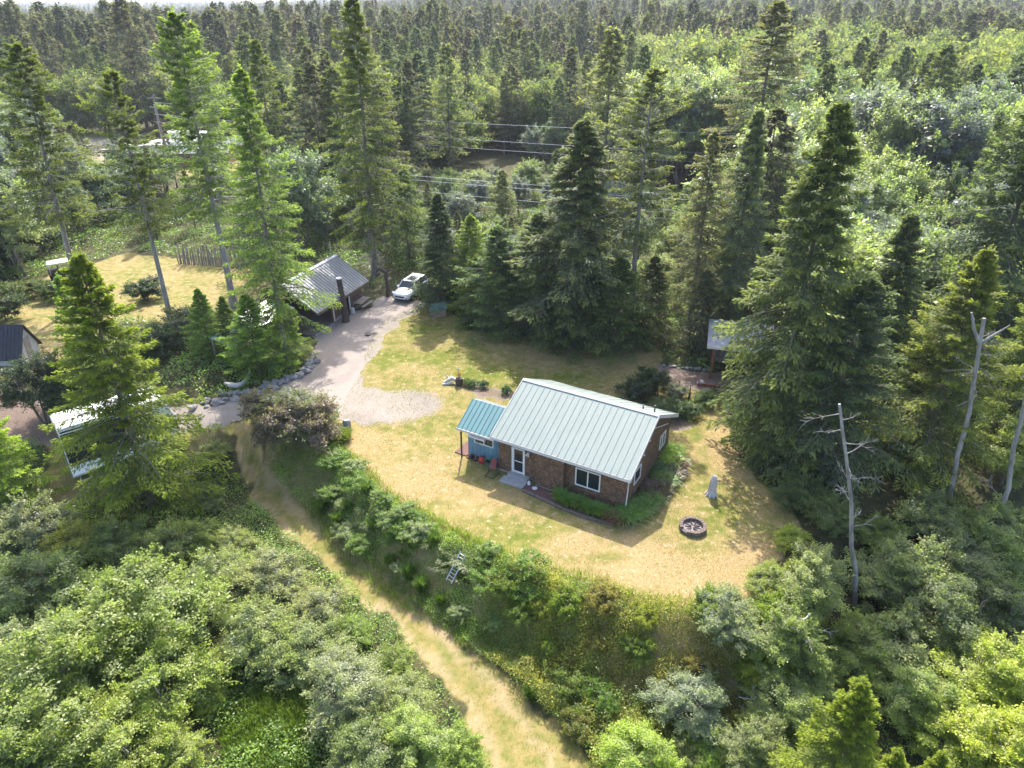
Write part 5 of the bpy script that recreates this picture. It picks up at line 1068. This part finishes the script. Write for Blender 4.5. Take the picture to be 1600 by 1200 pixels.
for (x, y, s, c, lab, nm) in ((4.0, -.45, 1.0, FG_, 'bright green arching clump at the left end of the cabin bed', 'fern'), (3.4, -.6, .95, FG_, 'green arching clump under the left edge of the wide front window', 'fern'),
        (2.7, -.5, 1., (0.138, 0.235, 0.055), 'green arching clump under the middle of the wide front window', 'fern'), (1.9, -.6, 1., FG_, 'green clump under the right edge of the wide front window', 'fern'),
        (1.2, -.55, .95, (0.165, 0.275, 0.055), 'green clump near the front corner of the cabin bed', 'fern'), (.7, -.7, .9, BR, 'reddish clump inside the bend of the edging, left one', 'red_leaved_plant'), (.0, -.25, 1.25, FG_, 'large green fern just outside the front cabin corner', 'fern'),
        (.25, -.75, .85, BR, 'reddish clump in the tip of the bed bend', 'red_leaved_plant'), (-.35, .35, 1.2, FG_, 'green fern in front of the small gable window', 'fern'), (-.5, 1.2, 1.15, (0.138, 0.248, 0.061), 'tall green fern against the gable, below the small window', 'fern'),
        (-.75, 2.1, 1.1, (0.138, 0.248, 0.061), 'green fern in the middle of the gable bed', 'fern'), (-.4, 2.9, 1.2, (0.165, 0.123, 0.097), 'purplish plant against the middle of the gable wall', 'red_leaved_plant'), (-1.0, 3.3, 1.0, (0.165, 0.138, 0.097), 'purplish plant by the edging of the gable bed', 'red_leaved_plant'),
        (-.8, 4.3, 1.2, FG_, 'green fern right of the purplish plants', 'fern'), (-.2, 5.2, 1.2, (0.123, 0.206, 0.083), 'dark green plant below the rear gable window', 'fern'), (-1.0, 5.3, 1.1, (0.151, 0.110, 0.083), 'dark red grass-like plant at the end of the edging', 'red_leaved_plant'),
        (-.5, 6.3, 1.3, (0.331, 0.468, 0.055), 'vivid yellow-green clump at the rear end of the gable bed, nearer one', 'daylily'), (-.1, 7.2, 1.35, (0.303, 0.441, 0.055), 'vivid yellow-green clump at the very back of the gable bed', 'daylily'), (-1.15, 6.2, 1.0, (0.165, 0.110, 0.097), 'dark reddish spiky plant hanging over the rear edging', 'red_leaved_plant')):
    p = cab(x, y); tuftobj(0 if s > 1 else 1, p[0], p[1], s * 1.12, c, nm, lab, 'plant', z=.08)
for k, (px, py, s, lab) in enumerate(((533, 690, 1.3, 'vivid yellow-green daylily clump by the short grey log, front one'), (541, 683, 1.1, 'vivid yellow-green daylily clump right against the short grey log'), (526, 682, 1.1, 'vivid daylily clump touching the large round bush'))):
    p = ung(px, py); tuftobj(1, p[0], p[1], s, (.16, .21, .015), 'daylily', lab, 'plant')
for k, (px, py, c, lab) in enumerate(((728, 602, (.12, .16, .04), 'low yellow-green plant at the driftwood end of the garden strip'), (738, 604, (.09, .15, .06), 'second low plant of the garden strip beyond the teal roof'),
        (755, 606, (.05, .12, .05), 'bright blue-green plant in the middle of the garden strip'), (792, 615, (.05, .12, .045), 'green plant of the garden strip hard against the cabin roof'))):
    p = ung(px, py); e = plant('shr2', p[0], p[1], .55, c, 'garden_plant', lab, 'plant', z=.05)
# ------------------------------------------------------------------ snags and bare trunks
def snag(bx, by, tx, ty, r0, label, mat, limbs=14, top=.08, seed=1, fork=False, droopy=False, llen=1.6, lo=.45):
    rs = random.Random(seed); x, y, z = ung(bx, by); h = hsolve(x, y, z, ty); lo_, hi_ = -9., 9.
    for _ in range(40):
        m = (lo_ + hi_) / 2
        if proj(x + m, y, z + h)[0] < tx: lo_ = m
        else: hi_ = m
    lean = (lo_ / h, 0)
    t = empty('dead_tree', (x, y, z), label, 'dead tree')
    n = 9; pts = [Vector((lean[0] * h * (i / n) ** 1.1 + rs.uniform(-.08, .08) * (i > 0), lean[1] * h * i / n + rs.uniform(-.08, .08) * (i > 0), h * i / n - (.3 if i == 0 else 0))) for i in range(n + 1)]
    mb = MB(); mb.tube(pts, [r0 + (top - r0) * (i / n) ** .8 for i in range(n + 1)], 9)
    if fork: mb.tube([pts[-2], pts[-2] + Vector((-.5, 0, .7)), pts[-2] + Vector((-.9, .1, 1.7))], [top * 1.2, top, top * .6], 7); mb.tube([pts[-2], pts[-2] + Vector((.7, 0, .6)), pts[-2] + Vector((1.3, .1, 1.0))], [top, top * .7, top * .3], 7)
    mb.build('trunk', mat, t)
    for k in range(limbs):
        u = rs.uniform(lo, .97); i = int(u * n); p = pts[i].lerp(pts[min(i + 1, n)], u * n - i); a = rs.uniform(0, 6.3); L = rs.uniform(.4, 1) * llen
        q = [p]; d = Vector((math.cos(a), math.sin(a), rs.uniform(-.2, .5)))
        mb = MB()
        for s in range(4):
            d = (d + Vector((rs.uniform(-.4, .4), rs.uniform(-.4, .4), rs.uniform(-.35, .25) - (.2 if droopy else 0)))).normalized(); q.append(q[-1] + d * L / 4)
            if s > 0:
                for _ in range(3):
                    e = (d + Vector((rs.uniform(-1, 1), rs.uniform(-1, 1), rs.uniform(-.4, .9)))).normalized() * L * rs.uniform(.15, .4); mb.tube([q[-1], q[-1] + e * .5, q[-1] + e + Vector((0, 0, rs.uniform(-.1, .1)))], [.014, .01, .005], 4)
        mb.tube(q, [.03, .022, .016, .011, .006], 5); mb.build('branch', mat, t)
    return t
snag(1337, 950, 1312, 632, .14, 'tall bare grey snag with curling dead twigs standing in the alders right of the lawn', M_PALEBARK, 13, .06, 3, llen=1.5, lo=.42)
snag(1478, 800, 1540, 498, .16, 'thick broken-topped dead trunk leaning right, in front of the yellow-green hemlock', M_PALEBARK, 11, .09, 5, True, llen=1.4, lo=.6)
snag(1468, 740, 1468, 615, .09, 'thin dead stem just left of the thick broken-topped trunk', M_BARK, 3, .05, 8)
snag(1553, 850, 1612, 560, .15, 'white-barked trunk leaning right at the right edge', M_PALEBARK, 3, .09, 9, llen=1.8, lo=.2)
snag(1580, 480, 1585, 250, .16, 'cluster of bare pale limbs at the far right edge', M_PALEBARK, 12, .05, 12, llen=3.6, lo=.2)
snag(1500, 300, 1552, 205, .15, 'forked bare pale trunk above the alders at far right', M_PALEBARK, 6, .06, 13, True, llen=1.4, lo=.5)
snag(1250, 1040, 1262, 958, .07, 'small bleached dead shrub in the alders below the lawn corner', M_DRIFT, 12, .03, 15, llen=1.6, lo=.1)
snag(1172, 1130, 1180, 1090, .05, 'small bleached twiggy stump in the brown thicket', M_DRIFT, 8, .03, 16, llen=1.2, lo=.1)
snag(583, 425, 585, 372, .2, 'dead grey spruce skirt behind the right end of the garage', M_WOODGREY, 40, .05, 17, droopy=True, llen=2.4, lo=.05)
PR['dead1'] = conifer('dead_conifer', 131, 14, 2.8, .1, 80, 10, 4, .3, simple('dead_twigs', (.16, .13, .11), (.30, .26, .23), 6, .9), M_PALEBARK, droop=.35, rise=.1, power=.7, eww=.1)
plant('dead1', *ung(583, 440)[:2], 6.0, (1, 1, 1), 'dead_conifer', 'dead grey conifer with twigs only, behind the right end of the garage', cat='dead tree', pn=('trunk', 'dead_foliage'), wf=1.0)
at('dead1', 92, 155, 82, (1, 1, 1), 'dead_conifer', 'dead brown-grey conifer in the forest at upper left', pn=('trunk', 'dead_foliage'), cat='dead tree')
at('dead1', 822, 140, 28, (1, 1, 1), 'dead_conifer', 'bare pale conifer in the far forest, upper middle', pn=('trunk', 'dead_foliage'), cat='dead tree')
at('dead1', 1020, 155, 100, (1, 1, 1), 'dead_conifer', 'pinkish dead treetop in the far forest right of the middle', pn=('trunk', 'dead_foliage'), cat='dead tree', wf=1.6)

# ------------------------------------------------------------------ undergrowth of the slope (nobody could count it)
def scatter_leaves(name, mask_fn, bbox, n, hmax, lsz, colr, label, seed, cat, clump=1.2, fol=F_LEAF, lw=.6, upr=.7):
    rs = np.random.default_rng(seed); x = rs.uniform(bbox[0], bbox[1], n * 3); y = rs.uniform(bbox[2], bbox[3], n * 3)
    hh = vnoise(x, y, clump, seed) * .6 + vnoise(x, y, clump * .4, seed + 1) * .4
    keep = mask_fn(x, y) & (rs.random(len(x)) < (hh - .12) * 1.6); x, y, hh = x[keep][:n], y[keep][:n], hh[keep][:n]; m = len(x)
    z = height(x, y) + hmax * np.clip(hh * 1.5 - .3, .03, 1) * rs.uniform(.15, 1, m) ** .6
    P = np.stack([x, y, z], 1); NN = nrm(np.array([0, 0, upr]) + rs.normal(0, .5, (m, 3))); D = nrm(np.cross(NN, rs.normal(0, 1, (m, 3)))); Ls = lsz * rs.uniform(.5, 1.4, m)
    co, q = diamonds(P, D, NN, Ls, Ls * lw); tint = np.clip(vnoise(x, y, .7, seed + 2) * .8 + rs.normal(.1, .2, m), 0, 1)
    o = bpy.data.objects.new(name, mesh_np(name, co, q, fol, np.repeat(tint, 4))); COL.objects.link(o); o.color = (*colr, 1); o['kind'] = 'stuff'; o['label'] = label; o['category'] = cat
    return o
def slope(a0, a1, x0=-99, x1=99):
    def f(x, y): s, W, D = bank_sd(x, y); return (s > a0 * W) & (s < a1 * W) & (x > x0) & (x < x1)
    return f
intrack = lambda x, y: inpoly(x, y, TRACK)
notr = lambda f: (lambda x, y: f(x, y) & ~intrack(x, y) & ~inpoly(x, y, LAWN) & ~inpoly(x, y, GRAVEL) & ~inpoly(x, y, RVYARD))
scatter_leaves('slope_undergrowth', notr(slope(-.05, 1.15, -16, 4)), (-17, 5, 17, 45), 190000, .65, .075, (0.227, 0.315, 0.083), 'low brambles and weeds covering the slope between lawn and track', 401, 'undergrowth')
scatter_leaves('thicket_undergrowth', notr(slope(-.02, 1.6, -1.5, 16)), (-1.5, 17, 10, 32), 110000, 1.5, .08, (0.297, 0.282, 0.053), 'brown-gold huckleberry thicket on the slope below the south lawn edge', 402, 'thicket', clump=1.7)
scatter_leaves('thicket_undergrowth', notr(slope(.2, 1.9, 1.5, 16)), (0, 17, 8, 30), 60000, 1.7, .085, (0.174, 0.207, 0.053), 'darker green undergrowth filling the brown thicket', 403, 'thicket', clump=1.3)
scatter_leaves('low_undergrowth', notr(lambda x, y: (bank_sd(x, y)[0] > 4.5)), (-36, 34, 8, 42), 230000, .9, .12, (0.193, 0.282, 0.073), 'weeds and brambles on the low ground under the foreground alders', 404, 'undergrowth', clump=2.2)
scatter_leaves('forest_undergrowth', lambda x, y: ~(inpoly(x, y, LAWN) | inpoly(x, y, GRAVEL) | inpoly(x, y, YARDL) | inpoly(x, y, RVYARD) | inpoly(x, y, TRACK) | inpoly(x, y, DIRTR)| ((np.abs(x + 17) < 6) & (np.abs(y - 60) < 9))) & (bank_sd(x, y)[0] < .0), (-75, 60, 36, 110), 230000, 1.3, .22, (0.146, 0.220, 0.060), 'ferns, salal and brambles on the forest floor around the clearing', 405, 'undergrowth', clump=3.5)
ORD = 'first second third fourth fifth sixth seventh eighth ninth tenth eleventh twelfth thirteenth fourteenth fifteenth sixteenth seventeenth eighteenth nineteenth twentieth twenty-first twenty-second twenty-third twenty-fourth twenty-fifth twenty-sixth twenty-seventh twenty-eighth twenty-ninth thirtieth'.split()
def rank(name, fmt):
    for i, o in enumerate(sorted([o for o in COL.objects if o.name.split('.')[0] == name], key=lambda o: proj(*o.location)[0])): o['label'] = fmt % ORD[i]
# mown grass blades of lawn and track
def blades(name, mask_fn, bbox, n, hgt, wdt, colr, label, seed, cat='grass', dens=None):
    rs = np.random.default_rng(seed); x = rs.uniform(bbox[0], bbox[1], n); y = rs.uniform(bbox[2], bbox[3], n); d = vnoise(x, y, 1.4, seed) * .6 + vnoise(x, y, .5, seed + 3) * .4
    k = mask_fn(x, y) & (rs.random(n) < (d * 1.6 if dens is None else dens)); x, y, d = x[k], y[k], d[k]; m = len(x); z = height(x, y)
    P = np.stack([x, y, z], 1); D = nrm(np.stack([rs.normal(0, .5, m), rs.normal(0, .5, m), np.ones(m)], 1)); NN = nrm(rs.normal(0, 1, (m, 3)) * np.array([1, 1, .2]))
    Ls = hgt * rs.uniform(.5, 1.4, m) * (.5 + d); co, q = diamonds(P, D, NN, Ls, np.full(m, wdt)); o = bpy.data.objects.new(name, mesh_np(name, co, q, F_LEAF, np.repeat(np.clip(rs.normal(.5, .25, m), 0, 1), 4)))
    COL.objects.link(o); o.color = (*colr, 1); o['kind'] = 'stuff'; o['label'] = label; o['category'] = cat
blades('lawn_grass', lambda x, y: inpoly(x, y, LAWN), (-20, 22, 24, 66), 330000, .055, .02, (.14, .17, .028), 'short mown yellow-green grass of the lawn', 411)
blades('lawn_grass', lambda x, y: inpoly(x, y, LAWN), (-20, 22, 24, 66), 200000, .05, .02, (.30, .25, .10), 'dry straw-coloured grass among the green of the lawn', 412)
blades('track_grass', lambda x, y: inpoly(x, y, TRACK), (-24, 8, 16, 48), 120000, .06, .02, (.26, .20, .07), 'short dry grass of the sloping track', 413)
def edge(x, y):
    s, W, D = bank_sd(x, y); return (np.abs(s - .1) < .55) & (x > -13) & (x < 13)
blades('edge_grass', edge, (-14, 14, 22, 45), 160000, .42, .03, (.13, .20, .018), 'tall fresh green grass along the top edge of the slope', 414, dens=.7)
def foot(x, y):
    s, W, D = bank_sd(x, y); return (s > .72 * W) & (s < 1.05 * W) & (x > -13) & (x < 3)
blades('verge_grass', foot, (-14, 6, 16, 44), 120000, .5, .03, (.11, .18, .018), 'tall green grass at the foot of the slope beside the track', 415, dens=.5)
blades('hollow_grass', lambda x, y: inpoly(x, y, gpoly([(330, 1060), (480, 1050), (500, 1230), (360, 1230)])), (-14, 0, 15, 28), 160000, .6, .035, (.11, .16, .025), 'tall sunny grass in the hollow of the lower left thicket', 416, dens=.8)
for k, (px, py, s) in enumerate(((505, 800, 1.5), (530, 822, 1.6), (545, 800, 1.3), (520, 780, 1.2), (575, 772, 1.4), (585, 835, 1.2), (640, 905, 1.6), (660, 925, 1.6), (610, 885, 1.3), (690, 945, 1.2), (600, 790, 1.3), (680, 850, 1.2), (760, 875, 1.2), (830, 1090, 1.3), (560, 850, 1.2))):
    p = ung(px, py); tuftobj(2, p[0], p[1], s * .8, (.10, .165, .028), 'grass_tuft', 'bright green tuft of tall grass on the slope above the track', 'grass tuft', 'grass tufts on the slope')
for k in range(26):
    px = random.uniform(560, 860); py = 770 + (px - 560) * .62 + random.uniform(0, 60); p = ung(px, py); tuftobj(0, p[0], p[1], random.uniform(.45, .8), random.choice([(.11, .16, .03), (.16, .2, .07), (.09, .14, .02)]), 'weed_clump', 'leafy weed clump on the bare parts of the slope', 'plant', 'weeds on the slope')
for k in range(30):     # grassy fringe under the dark grove
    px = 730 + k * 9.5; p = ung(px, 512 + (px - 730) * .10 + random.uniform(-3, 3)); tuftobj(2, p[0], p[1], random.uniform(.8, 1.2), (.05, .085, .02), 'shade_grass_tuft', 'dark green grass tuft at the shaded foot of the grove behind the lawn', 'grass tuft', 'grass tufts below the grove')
br_ = random.Random(44)
for k in range(30):      # brambles tangled over the slope beside the track
    for _ in range(80):
        x = br_.uniform(-12, 2); y = br_.uniform(24, 42); sd_, W_, D_ = bank_sd(x, y)
        if .05 < sd_ / W_ < .75 and (x + 2.9) ** 2 + (y - 29) ** 2 > 2.6: break
    plant(br_.choice(['shr1', 'shr2']), x, y, br_.uniform(.5, 1.05), br_.choice([(.17, .24, .06), (.21, .27, .10), (.14, .22, .04), (.24, .28, .14)]), 'bramble_bush', 'bramble', 'bush', 'brambles on the slope', wf=1.4)
rank('bramble_bush', 'leafy bramble bush on the slope between lawn and track, %s from the left')
rank('grass_tuft', 'bright green tuft of tall grass on the slope, %s from the left')
rank('shade_grass_tuft', 'dark green grass tuft at the shaded foot of the grove, %s from the left')
rank('weed_clump', 'leafy weed clump on the bare parts of the slope, %s from the left')
# thicket shrubs
spots = []
for k in range(34):
    for _ in range(60):
        x = random.uniform(-.5, 14); y = random.uniform(16, 31); sd_, W_, D_ = bank_sd(x, y)
        if .12 < sd_ / W_ < 1.7 and not intrack(x, y) and not (sd_ / W_ > .75 and x < 2.5) and all((x - a) ** 2 + (y - b) ** 2 > 1.3 for a, b, c in spots) and y > 14: break
    spots.append((x, y, sd_ / W_ < .75))
spots.sort(); ng_ = {True: 0, False: 0}
for x, y, gold in spots:
    i_ = ng_[gold]; ng_[gold] += 1
    plant(random.choice(['shr1', 'shr2']), x, y, random.uniform(.9, 1.6), random.choice([(.25, .27, .035), (.17, .22, .03), (.14, .19, .03), (.22, .19, .05), (.19, .25, .04)]) if gold else random.choice([(.13, .17, .035), (.16, .16, .045), (.12, .19, .035)]),
          'thicket_bush', ('gold-tipped huckleberry bush on the rim of the slope below the lawn, %s from the left' if gold else 'brown-green bush low in the thicket below the lawn, %s from the left') % ORD[min(i_, 19)], 'bush', 'gold bushes on the slope rim' if gold else 'bushes low in the thicket')

# ------------------------------------------------------------------ the woods: nearest trees one by one
CLEAR = [LAWN, GRAVEL, YARDL, RVYARD, TRACK, DIRTR, FARLAWN, MIDYARD, ROADR, CORR,
         gpoly([(180, 205), (300, 205), (395, 222), (440, 262), (390, 288), (200, 280)]), gpoly([(440, 390), (600, 385), (640, 470), (480, 560), (330, 500), (420, 440)]),
         gpoly([(1095, 500), (1200, 500), (1200, 620), (1080, 610)]), gpoly([(1030, 540), (1110, 560), (1110, 600), (1030, 590)]), gpoly([(290, 375), (390, 380), (420, 470), (280, 440)]),
         gpoly([(600, 425), (760, 430), (760, 505), (600, 500)]), gpoly([(60, 395), (200, 400), (250, 470), (60, 460)]), gpoly([(1280, 372), (1352, 372), (1345, 420), (1290, 420)]), gpoly([(-60, 560), (80, 500), (110, 640), (-60, 640)])]
def blocked(x, y, rad=0):
    if any(bool(inpoly(np.array(x), np.array(y), c)) for c in CLEAR): return True
    return any((x - a) ** 2 + (y - b) ** 2 < (r * .9 + rad) ** 2 for a, b, r in PLACED)
def pconif(x, y):
    """share of conifers at a place: alders fill the right middle distance and the wire corridor"""
    px, py = proj(x, y, 8.0); p = .45
    if px > 1000 and 105 < py < 480: p = .04
    if px > 1240 and 62 < py < 250: p = .08
    if 640 < px < 1000 and 60 < py < 330: p = .40
    if px < 420 and 60 < py < 260: p = .5
    if px > 1000 and 350 < py: p = .25
    if py < 110: p = .70 if px < 1300 else .5
    return min(.95, max(.02, p + (float(vnoise(x, y, 23, 31)) - .5) * .5))
nC = nB = 0; rr_ = random.Random(5); cells = []
y = 37.0
while y < 230:
    half = .78 * (y * .95) + 12; step = 4.4 + max(0, y - 90) * .022
    x = -half
    while x < half:
        cells.append((x + rr_.uniform(-.42, .42) * step, y + rr_.uniform(-.42, .42) * step)); x += step
    y += step * .9
CC = [(0.087, 0.117, 0.059), (0.106, 0.130, 0.054), (0.074, 0.101, 0.064), (0.121, 0.138, 0.064), (0.096, 0.101, 0.069)]
BC = [(0.141, 0.184, 0.122), (0.167, 0.208, 0.086), (0.160, 0.184, 0.175), (0.125, 0.167, 0.096), (0.201, 0.233, 0.109), (0.167, 0.192, 0.204)]
cells.sort(key=lambda c: c[1])
used = {}
def describe(isC, x, y, h, c):
    """what sets a wild tree apart: its tone, height and the landmark it stands by"""
    px, py = proj(x, y, 4.0); b = sum(c) / 3; lum = 'dark' if b < (.088 if isC else .175) else 'pale' if b > (.104 if isC else .21) else 'mid-green'
    size = ('tall' if h > 17 else 'low' if h < 13 else 'middling') if isC else ('tall' if h > 10.5 else 'low' if h < 8 else 'middling')
    lat = ['the far left edge', 'the trailer lots', 'the pole fence', 'the garage', 'the white car', 'the dark grove', 'the cabin', 'the pole shelter', 'the pale dirt road', 'the far right edge'][int(np.clip((px + 60) / 172, 0, 9))]
    dep = 'close behind' if y < 72 else 'a few trees behind' if y < 95 else 'well behind' if y < 125 else 'far behind' if y < 155 else 'very far behind'
    lab = '%s %s %s %s %s' % (size, lum, 'conifer' if isC else 'alder', dep, lat)
    return lab[0].lower() + lab[1:]
for x, y in cells:
    s, W, D = bank_sd(np.array(x), np.array(y))
    if s > -1.5: continue
    if y < 60 and abs(x) < 19: continue
    if y < 68 and -200 < proj(float(x), float(y), 0)[0] < 480: continue
    if 150 < proj(float(x), float(y), 0)[0] < 430 and 78 < y < 140 and rr_.random() < .55: continue
    rad = 1.6
    if blocked(x, y, rad): continue
    px, py = proj(x, y, 8)
    if 1030 < px < 1345 and y < 58: continue
    if px < -140 or px > 1740 or (y < 62 and -200 < px < 90): continue
    isC = rr_.random() < pconif(x, y)
    small = 58 < y < 113 and (600 < px < 1180) or y < 92 and 480 < px < 610      # low trees right behind the clearing so the wires stay visible
    if isC:
        if nC >= 262: continue
        nC += 1; k = rr_.choice(['mid1', 'mid2', 'mid3']); h = rr_.uniform(12, 21) if not small else rr_.uniform(5, 8)
        if px > 1240 and y < 80: h = rr_.uniform(8, 12)
        if px < 430 and 76 < y < 145: h = rr_.uniform(6, 9) if px > 100 else rr_.uniform(9, 13)
        c_ = rr_.choice(CC); lab = describe(True, x, y, h, c_); plant(k, x, y, h, c_, 'conifer_tree', lab, group=lab.replace('conifer', 'conifers'), wf=rr_.uniform(.85, 1.15))
    else:
        if nB >= 245: continue
        nB += 1; k = rr_.choice(['mb1', 'mb2', 'mb3']); h = (rr_.uniform(7, 12.5) if px < 1000 else rr_.uniform(11, 18)) if not small else rr_.uniform(3.5, 6.2)
        if px > 1240 and y < 80: h = rr_.uniform(8, 12)
        if px < 430 and 76 < y < 145: h = rr_.uniform(6, 9) if px > 100 else rr_.uniform(9, 13)
        c_ = rr_.choice(BC if px < 1000 else BC[1:] + [(.26, .295, .13), (.27, .295, .19), (.25, .295, .14)]); lab = describe(False, x, y, h, c_); plant(k, x, y, h, c_, 'alder_tree', lab, group=lab.replace('alder', 'alders'), wf=rr_.uniform(.9, 1.25))
    PLACED.append((x, y, 1.2))
yc = max(c[1] for c in cells)
print('individual conifers', nC, 'alders', nB)
lastC = [o for o in COL.objects if o.name.startswith('conifer_tree')]; YC = sorted(o.location.y for o in lastC)[-5] if lastC else 100
lastB = [o for o in COL.objects if o.name.startswith('alder_tree')]; YB = sorted(o.location.y for o in lastB)[-5]
print('individuals reach', YC, YB)
# hedge-like low shrubs of the left yard and forest edge
for k, (px, py, ty, c) in enumerate(((20, 470, 440, (.09, .12, .03)), (55, 462, 436, (.09, .12, .03)), (90, 468, 440, (.07, .10, .03)), (10, 500, 462, (.05, .08, .025)), (300, 520, 478, (.09, .11, .06)), (270, 540, 500, (.10, .12, .07)), (240, 560, 520, (.05, .08, .03)),
                                     (230, 470, 436, (.04, .07, .03)), (20, 425, 370, (.045, .08, .03)), (60, 400, 340, (.04, .07, .025)))):
    x, y, z = ung(px, py); plant('shr1' if ty > 430 else 'mb2', x, y, hsolve(x, y, z, ty), c, 'yard_shrub', 'green shrub along the edges of the left yard', 'bush', 'shrubs of the left yard', wf=1.3)

rank('yard_shrub', 'green shrub along the edges of the left yard, %s from the left')
# ------------------------------------------------------------------ the far forest: too many to count
far_protos = {k: plant(k, x, y, h, (1, 1, 1), 'conifer_tree' if k[:3] == 'far' else 'alder_tree', lab, group=None) for k, x, y, h, lab in (
    ('far1', -118, 236, 20, 'full far conifer of the forest beyond the trailer lots'), ('far2', 30, 238, 22, 'slim far conifer in the middle of the distant forest'), ('far3', 150, 240, 17, 'broad far conifer of the distant forest at right'), ('far4', -75, 240, 19, 'ragged far conifer with a bare lower trunk in the distant forest'),
    ('fb1', 80, 236, 12, 'far pale alder crown among the distant conifers, taller one'), ('fb2', -40, 236, 10, 'far pale alder crown among the distant conifers, lower one'))}
def instancer(name, label, cat, protos, pts):
    """points carrying scale, turn and kind; the trees are instanced on them"""
    pts = np.array(pts); me = bpy.data.meshes.new(name); me.vertices.add(len(pts)); me.vertices.foreach_set('co', pts[:, :3].astype(np.float32).ravel())
    for nm, c in (('scl', 3), ('rot', 4), ('pid', 5)):
        a = me.attributes.new(nm, 'FLOAT', 'POINT'); a.data.foreach_set('value', pts[:, c].astype(np.float32))
    me.update(); o = bpy.data.objects.new(name, me); COL.objects.link(o); o['kind'] = 'stuff'; o['label'] = label; o['category'] = cat
    ng = bpy.data.node_groups.new(name, 'GeometryNodeTree'); ng.interface.new_socket('Geometry', in_out='INPUT', socket_type='NodeSocketGeometry'); ng.interface.new_socket('Geometry', in_out='OUTPUT', socket_type='NodeSocketGeometry')
    gi = ng.nodes.new('NodeGroupInput'); go = ng.nodes.new('NodeGroupOutput'); jn = ng.nodes.new('GeometryNodeJoinGeometry')
    def attr(nm):
        n = ng.nodes.new('GeometryNodeInputNamedAttribute'); n.data_type = 'FLOAT'; n.inputs['Name'].default_value = nm; return n.outputs[0]
    pid = attr('pid'); scl = attr('scl'); rot = attr('rot'); cx = ng.nodes.new('ShaderNodeCombineXYZ'); ng.links.new(rot, cx.inputs[2])
    for i, k in enumerate(protos):
        crown = [c for c in far_protos[k].children if c.name.startswith('crown')][0]
        oi = ng.nodes.new('GeometryNodeObjectInfo'); oi.transform_space = 'ORIGINAL'; oi.inputs[0].default_value = crown; oi.inputs['As Instance'].default_value = True
        cmp = ng.nodes.new('FunctionNodeCompare'); cmp.data_type = 'FLOAT'; cmp.operation = 'EQUAL'; cmp.inputs['B'].default_value = i; cmp.inputs['Epsilon'].default_value = .3; ng.links.new(pid, cmp.inputs['A'])
        ip = ng.nodes.new('GeometryNodeInstanceOnPoints'); ng.links.new(gi.outputs[0], ip.inputs['Points']); ng.links.new(cmp.outputs[0], ip.inputs['Selection']); ng.links.new(oi.outputs['Geometry'], ip.inputs['Instance'])
        ng.links.new(cx.outputs[0], ip.inputs['Rotation']); ng.links.new(scl, ip.inputs['Scale']); ng.links.new(ip.outputs[0], jn.inputs[0])
    ng.links.new(jn.outputs[0], go.inputs[0]); m = o.modifiers.new('trees', 'NODES'); m.node_group = ng
rs = np.random.default_rng(77); con, bro = [], []
def ring(y0, y1, area):
    n = int((y1 - y0) * (y0 + y1) / 2 * 1.75 / area); y = np.sqrt(rs.uniform(y0 ** 2, y1 ** 2, n)); x = rs.uniform(-.86, .86, n) * y; return x, y
for y0, y1, area, sc in ((100, 230, 26, 1.0), (230, 420, 32, 1.0), (420, 800, 70, 1.05), (800, 1500, 190, 1.15), (1500, 3400, 620, 1.3)):
    X, Y = ring(y0, y1, area); Z = height(X, Y); blk = np.zeros(len(X), bool)
    if y0 < 230:
        for c in CLEAR: blk |= inpoly(X, Y, c)
        PA = np.array(PLACED)
        for i in range(len(X)):
            if not blk[i] and np.min((PA[:, 0] - X[i]) ** 2 + (PA[:, 1] - Y[i]) ** 2) < 9: blk[i] = True
    u = rs.random(len(X)); v = rs.random(len(X)); w_ = rs.random(len(X)); r = rs.uniform(0, 6.28, len(X)); pi = rs.integers(0, 4, len(X)); thin = rs.random(len(X))
    for i in range(len(X)):
        if blk[i]: continue
        if u[i] < pconif(X[i], Y[i]):
            if Y[i] < YC: continue
            con.append((X[i], Y[i], Z[i] - .3, sc * (.5 + .72 * v[i] ** .8) * (.7 if Y[i] > 420 and X[i] < -.12 * Y[i] else 1.), r[i], pi[i]))
        else:
            if Y[i] < YB: continue
            if X[i] > .16 * Y[i] and thin[i] < .42: continue
            bro.append((X[i], Y[i], Z[i] - .3, sc * (.6 + .8 * v[i]) * (1.5 if X[i] > .16 * Y[i] else 1.05 if Y[i] < 800 else .8), r[i], pi[i] % 2))
print('far', len(con), len(bro))
instancer('distant_conifer_forest', 'endless conifer forest running to the skyline', 'forest', ['far1', 'far2', 'far3', 'far4'], con)
instancer('distant_alder_wood', 'pale alder crowns mixed through the far forest', 'forest', ['fb1', 'fb2'], bro)

# ------------------------------------------------------------------ haze
m = bpy.data.materials.new('haze'); m.use_nodes = True; nt = m.node_tree; nt.nodes.clear()
pv = nt.nodes.new('ShaderNodeVolumePrincipled'); pv.inputs['Color'].default_value = (.80, .88, 1, 1); pv.inputs['Density'].default_value = .00014; pv.inputs['Anisotropy'].default_value = .3
ou = nt.nodes.new('ShaderNodeOutputMaterial'); nt.links.new(pv.outputs[0], ou.inputs['Volume'])
mb = MB(); mb.box(-5200, 5200, -80, 6700, -12, 230); hz = mb.build('haze', m); hz['kind'] = 'stuff'; hz['label'] = 'thin blue summer haze over the forest'; hz['category'] = 'haze'
hz.display_type = 'WIRE'
